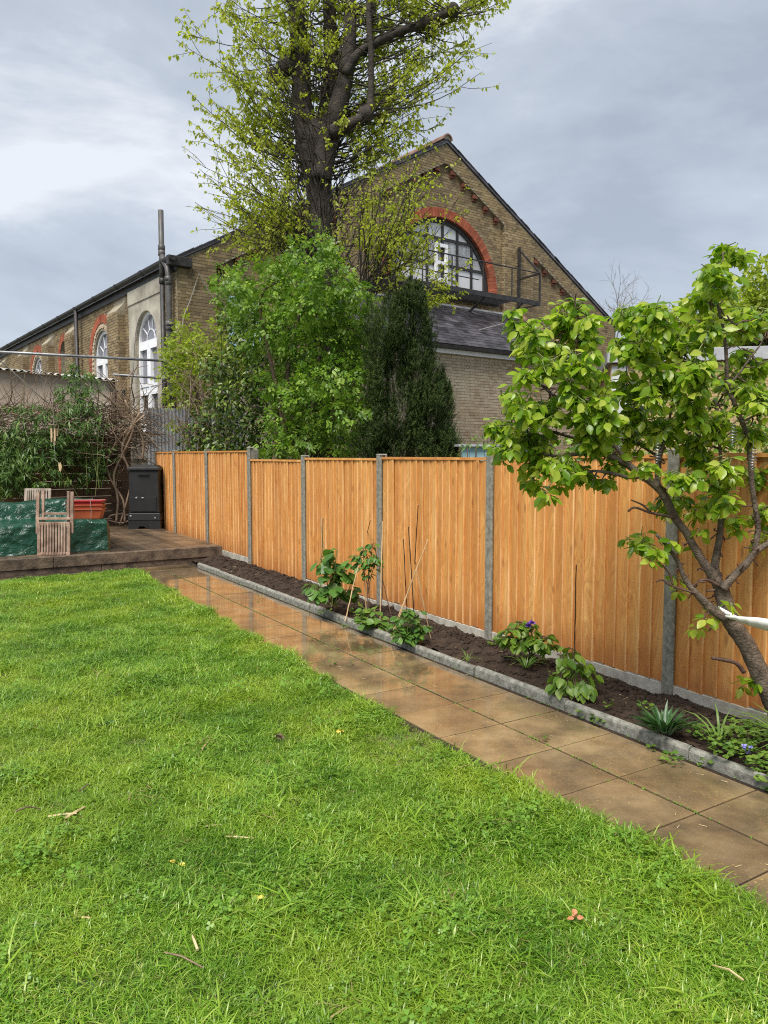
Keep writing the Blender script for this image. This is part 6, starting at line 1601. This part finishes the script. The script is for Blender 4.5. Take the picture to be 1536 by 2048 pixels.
# straw and crumbs on the path and soil
mb = MB()
for k in range(130):
    if k < 45: c = gp(rng.uniform(2.6, 3.38), rng.uniform(1.5, 7), .004)
    else: c = gp(rng.uniform(3.52, 4.1), rng.uniform(1.5, 10.5), 0); p_, s_ = ps(c); c[2] = float(soil_z(np.array(p_), np.array(s_))) + .006
    a = rng.uniform(0, PI); L = rng.uniform(.012, .06) * (.6 if k < 60 else 1); d = np.array([math.cos(a), math.sin(a), rng.uniform(-.05, .1)]) * L; mb.tube([c, c + d], [.0013, .0008], 4, True, rng.random())
tag(mb.build('straw_bits', MAT['straw'], None), 'scattered bits of straw on the path and the soil', 'straw', kind='stuff')
ms_ = Leaves()
for k in range(520):                                        # moss tufts in the path joints
    s_ = rng.uniform(1.8, 10.5); j = rng.random()
    if j < .6: c = gp(2.935 + rng.normal(0, .004), s_, -.002)
    elif j < .85: c = gp(3.41 + rng.normal(0, .008), s_, 0)
    else: c = gp(rng.uniform(2.6, 3.38), 2.315 + .4475 * round((s_ - 2.315) / .4475) + .224, -.002)
    n = 4; a_ = rng.uniform(0, 2 * PI, n); ms_.put(np.repeat(c[None], n, 0) + rng.normal(0, .006, (n, 3)) * [1, 1, 0], nrm(np.stack([np.cos(a_), np.sin(a_), a_ * 0 + .5], 1)), np.repeat([[0, 0, 1.]], n, 0), rng.uniform(.006, .014, n))
tag(ms_.build('joint_moss', LEAF_SMALL, 'clover_leaf', None), 'moss tufts growing in the joints of the path', 'moss', kind='stuff')

# ================================================================== BEYOND THE FENCE on the right
def crown_tree(name, label, base_px, Y, blobs, T, mat, dens, size, depth, group=None):
    b_ = at(base_px[0], 1000, Y); b_[2] = 0; t = thing(name, label, 'tree', tuple(b_), 0, group)
    mb = MB(); r = .010 * Y
    for x, y, rx, ry in blobs: mb.tube([b_, b_ * .5 + at(x, y, Y) * .5 + (0, 0, .4), at(x, y, Y)], [r, r * .5, r * .15], 6, True, 0, .1)
    mb.build('trunk', MAT['bark_lime'], t, True); LV = Leaves(); blob_leaves(LV, [(x, y, rx, ry, Y + rng.uniform(-depth, depth), depth) for x, y, rx, ry in blobs], dens, size, .3, .25); LV.build('crown', T, mat, t); return t
crown_tree('far_tree', 'soft yellow green tree behind the pear at the right edge', (1540, 900), 34, [(1530, 560, 36, 46), (1500, 620, 44, 44), (1540, 650, 60, 60), (1480, 660, 44, 40), (1590, 600, 60, 80), (1530, 730, 70, 60)], LEAF_SMALL, 'far_leaf', 260, .26, 1.6, 'spring trees beyond the gardens')
crown_tree('far_tree', 'lower yellow green tree between the pear leader and the bare tree', (1420, 900), 30, [(1395, 630, 46, 44), (1360, 660, 36, 40), (1425, 600, 36, 36), (1430, 680, 50, 50), (1380, 700, 50, 40), (1310, 700, 44, 40), (1270, 720, 36, 30), (1450, 640, 40, 50)], LEAF_SMALL, 'far_leaf', 260, .24, 1.4, 'spring trees beyond the gardens')
bt = at(1240, 1000, 46); bt[2] = 0
t = thing('bare_tree', 'leafless grey tree against the sky between hall and pear', 'tree', tuple(bt)); mb = MB()
def grow(p, d, L, r, lv):
    P = curve_pts(p, d, L, 4, up=.12, wig=.10); mb.tube(P, np.linspace(r, r * .6, 5), 4 if lv else 7, False)
    if lv < 6:
        for k in range(int(rng.integers(2, 4)) + (lv == 0)):
            u = rng.uniform(.45, 1); q_, t0 = along(P, np.array([u])); grow(q_[0], nrm(t0[0] + rng.normal(0, .38, 3)), L * rng.uniform(.55, .8), r * .62, lv + 1)
for k in range(4): grow(bt, (rng.normal(0, .14), rng.normal(0, .14), 1), 4.6, .12, 0)
tag(mb.build('branches', MAT['bare_twig'], t), kind=None)
# flat roofed neighbour house with yellow brick
nP = at(1222, 705, 20.0); nP[2] = 0
nh_ = thing('neighbour_house', 'pale flat roofed house extension with yellow brick behind the pear tree', 'building', tuple(nP), math.radians(-12))
def nb(name, a, b_, mt, par=nh_, bev=0.0):
    mb = MB(); mb.box(a, b_); return mb.build(name, MAT[mt], par, world=False, bevel=bev)
zt = at(1222, 700, 20.0)[2]
wl_ = nb('wall', (0, 0, 0), (5.5, 4, zt - .36), 'yellow_brick')
brick_field(wl_, gf, lambda a, b_: (a > .5) & (a < 5.5) & (b_ > 1.2) & (b_ < zt - .4), 0, 5.5, 1.2, zt - .36, 'yellow_brick', 0)
nb('roof', (-.1, -.15, zt - .34), (5.7, 4.2, zt - .02), 'grey_roof', bev=.01)
nb('render_panel', (.02, -.03, 0), (.42, -.003, zt - .42), 'pale_render')
# pale blue shed roof glimpsed over the fence, with a pale shrub
sP = at(960, 915, 10.2); sP[2] = 0
sh = thing('blue_shed', 'pale blue painted garden shed just showing above the fence top', 'shed', tuple(sP), math.radians(8))
zt = at(960, 893, 10.2)[2]
for k in range(9):
    mb = MB(); mb.box((-.25 + k * .105, 0, 0), (-.15 + k * .105, .02, zt)); mb.build('board', MAT['blue_shed_paint'], sh, world=False)
mb = MB(); mb.box((-.30, -.06, zt), (.75, 1.2, zt + .03)); mb.build('roof', MAT['grey_roof'], sh, world=False)
for nm_, lab, bl, mt, T, sz, dn in (('hanging_shrub', 'pale grey green sprays hanging over the fence beside the blue shed', [(935, 895, 16, 12), (925, 912, 12, 10), (952, 885, 20, 10), (975, 880, 20, 12), (920, 900, 12, 10)], 'weed_leaf', LEAF_LANCE, .09, 700),
                                ('garden_hedge', 'mixed green hedge behind the fence seen under the pear branches', [(1180, 890, 50, 30), (1260, 890, 50, 34), (1340, 880, 50, 40), (1420, 880, 50, 46), (1500, 860, 60, 60), (1560, 860, 50, 60), (1300, 800, 50, 40), (1380, 790, 50, 44), (1450, 780, 50, 50), (1520, 770, 50, 50), (1120, 900, 40, 24), (1060, 905, 40, 18)], 'elder_leaf', LEAF_SMALL, .09, 420)):
    Y = 9.3 if 'hang' in nm_ else 9.6; b_ = at(bl[0][0], 1000, Y); b_[2] = 0; t = thing(nm_, lab, 'shrub', tuple(b_)); mb = MB()
    for x, y, rx, ry in bl: mb.tube([b_, at(x, y + 20, Y), at(x, y, Y)], [.02, .008, .003], 5, True)
    mb.build('stems', MAT['twig_brown'], t); LV = Leaves(); blob_leaves(LV, [(x, y, rx, ry, Y, .3) for x, y, rx, ry in bl], dn, sz, .4, .2); LV.build('crown', T, mt, t)
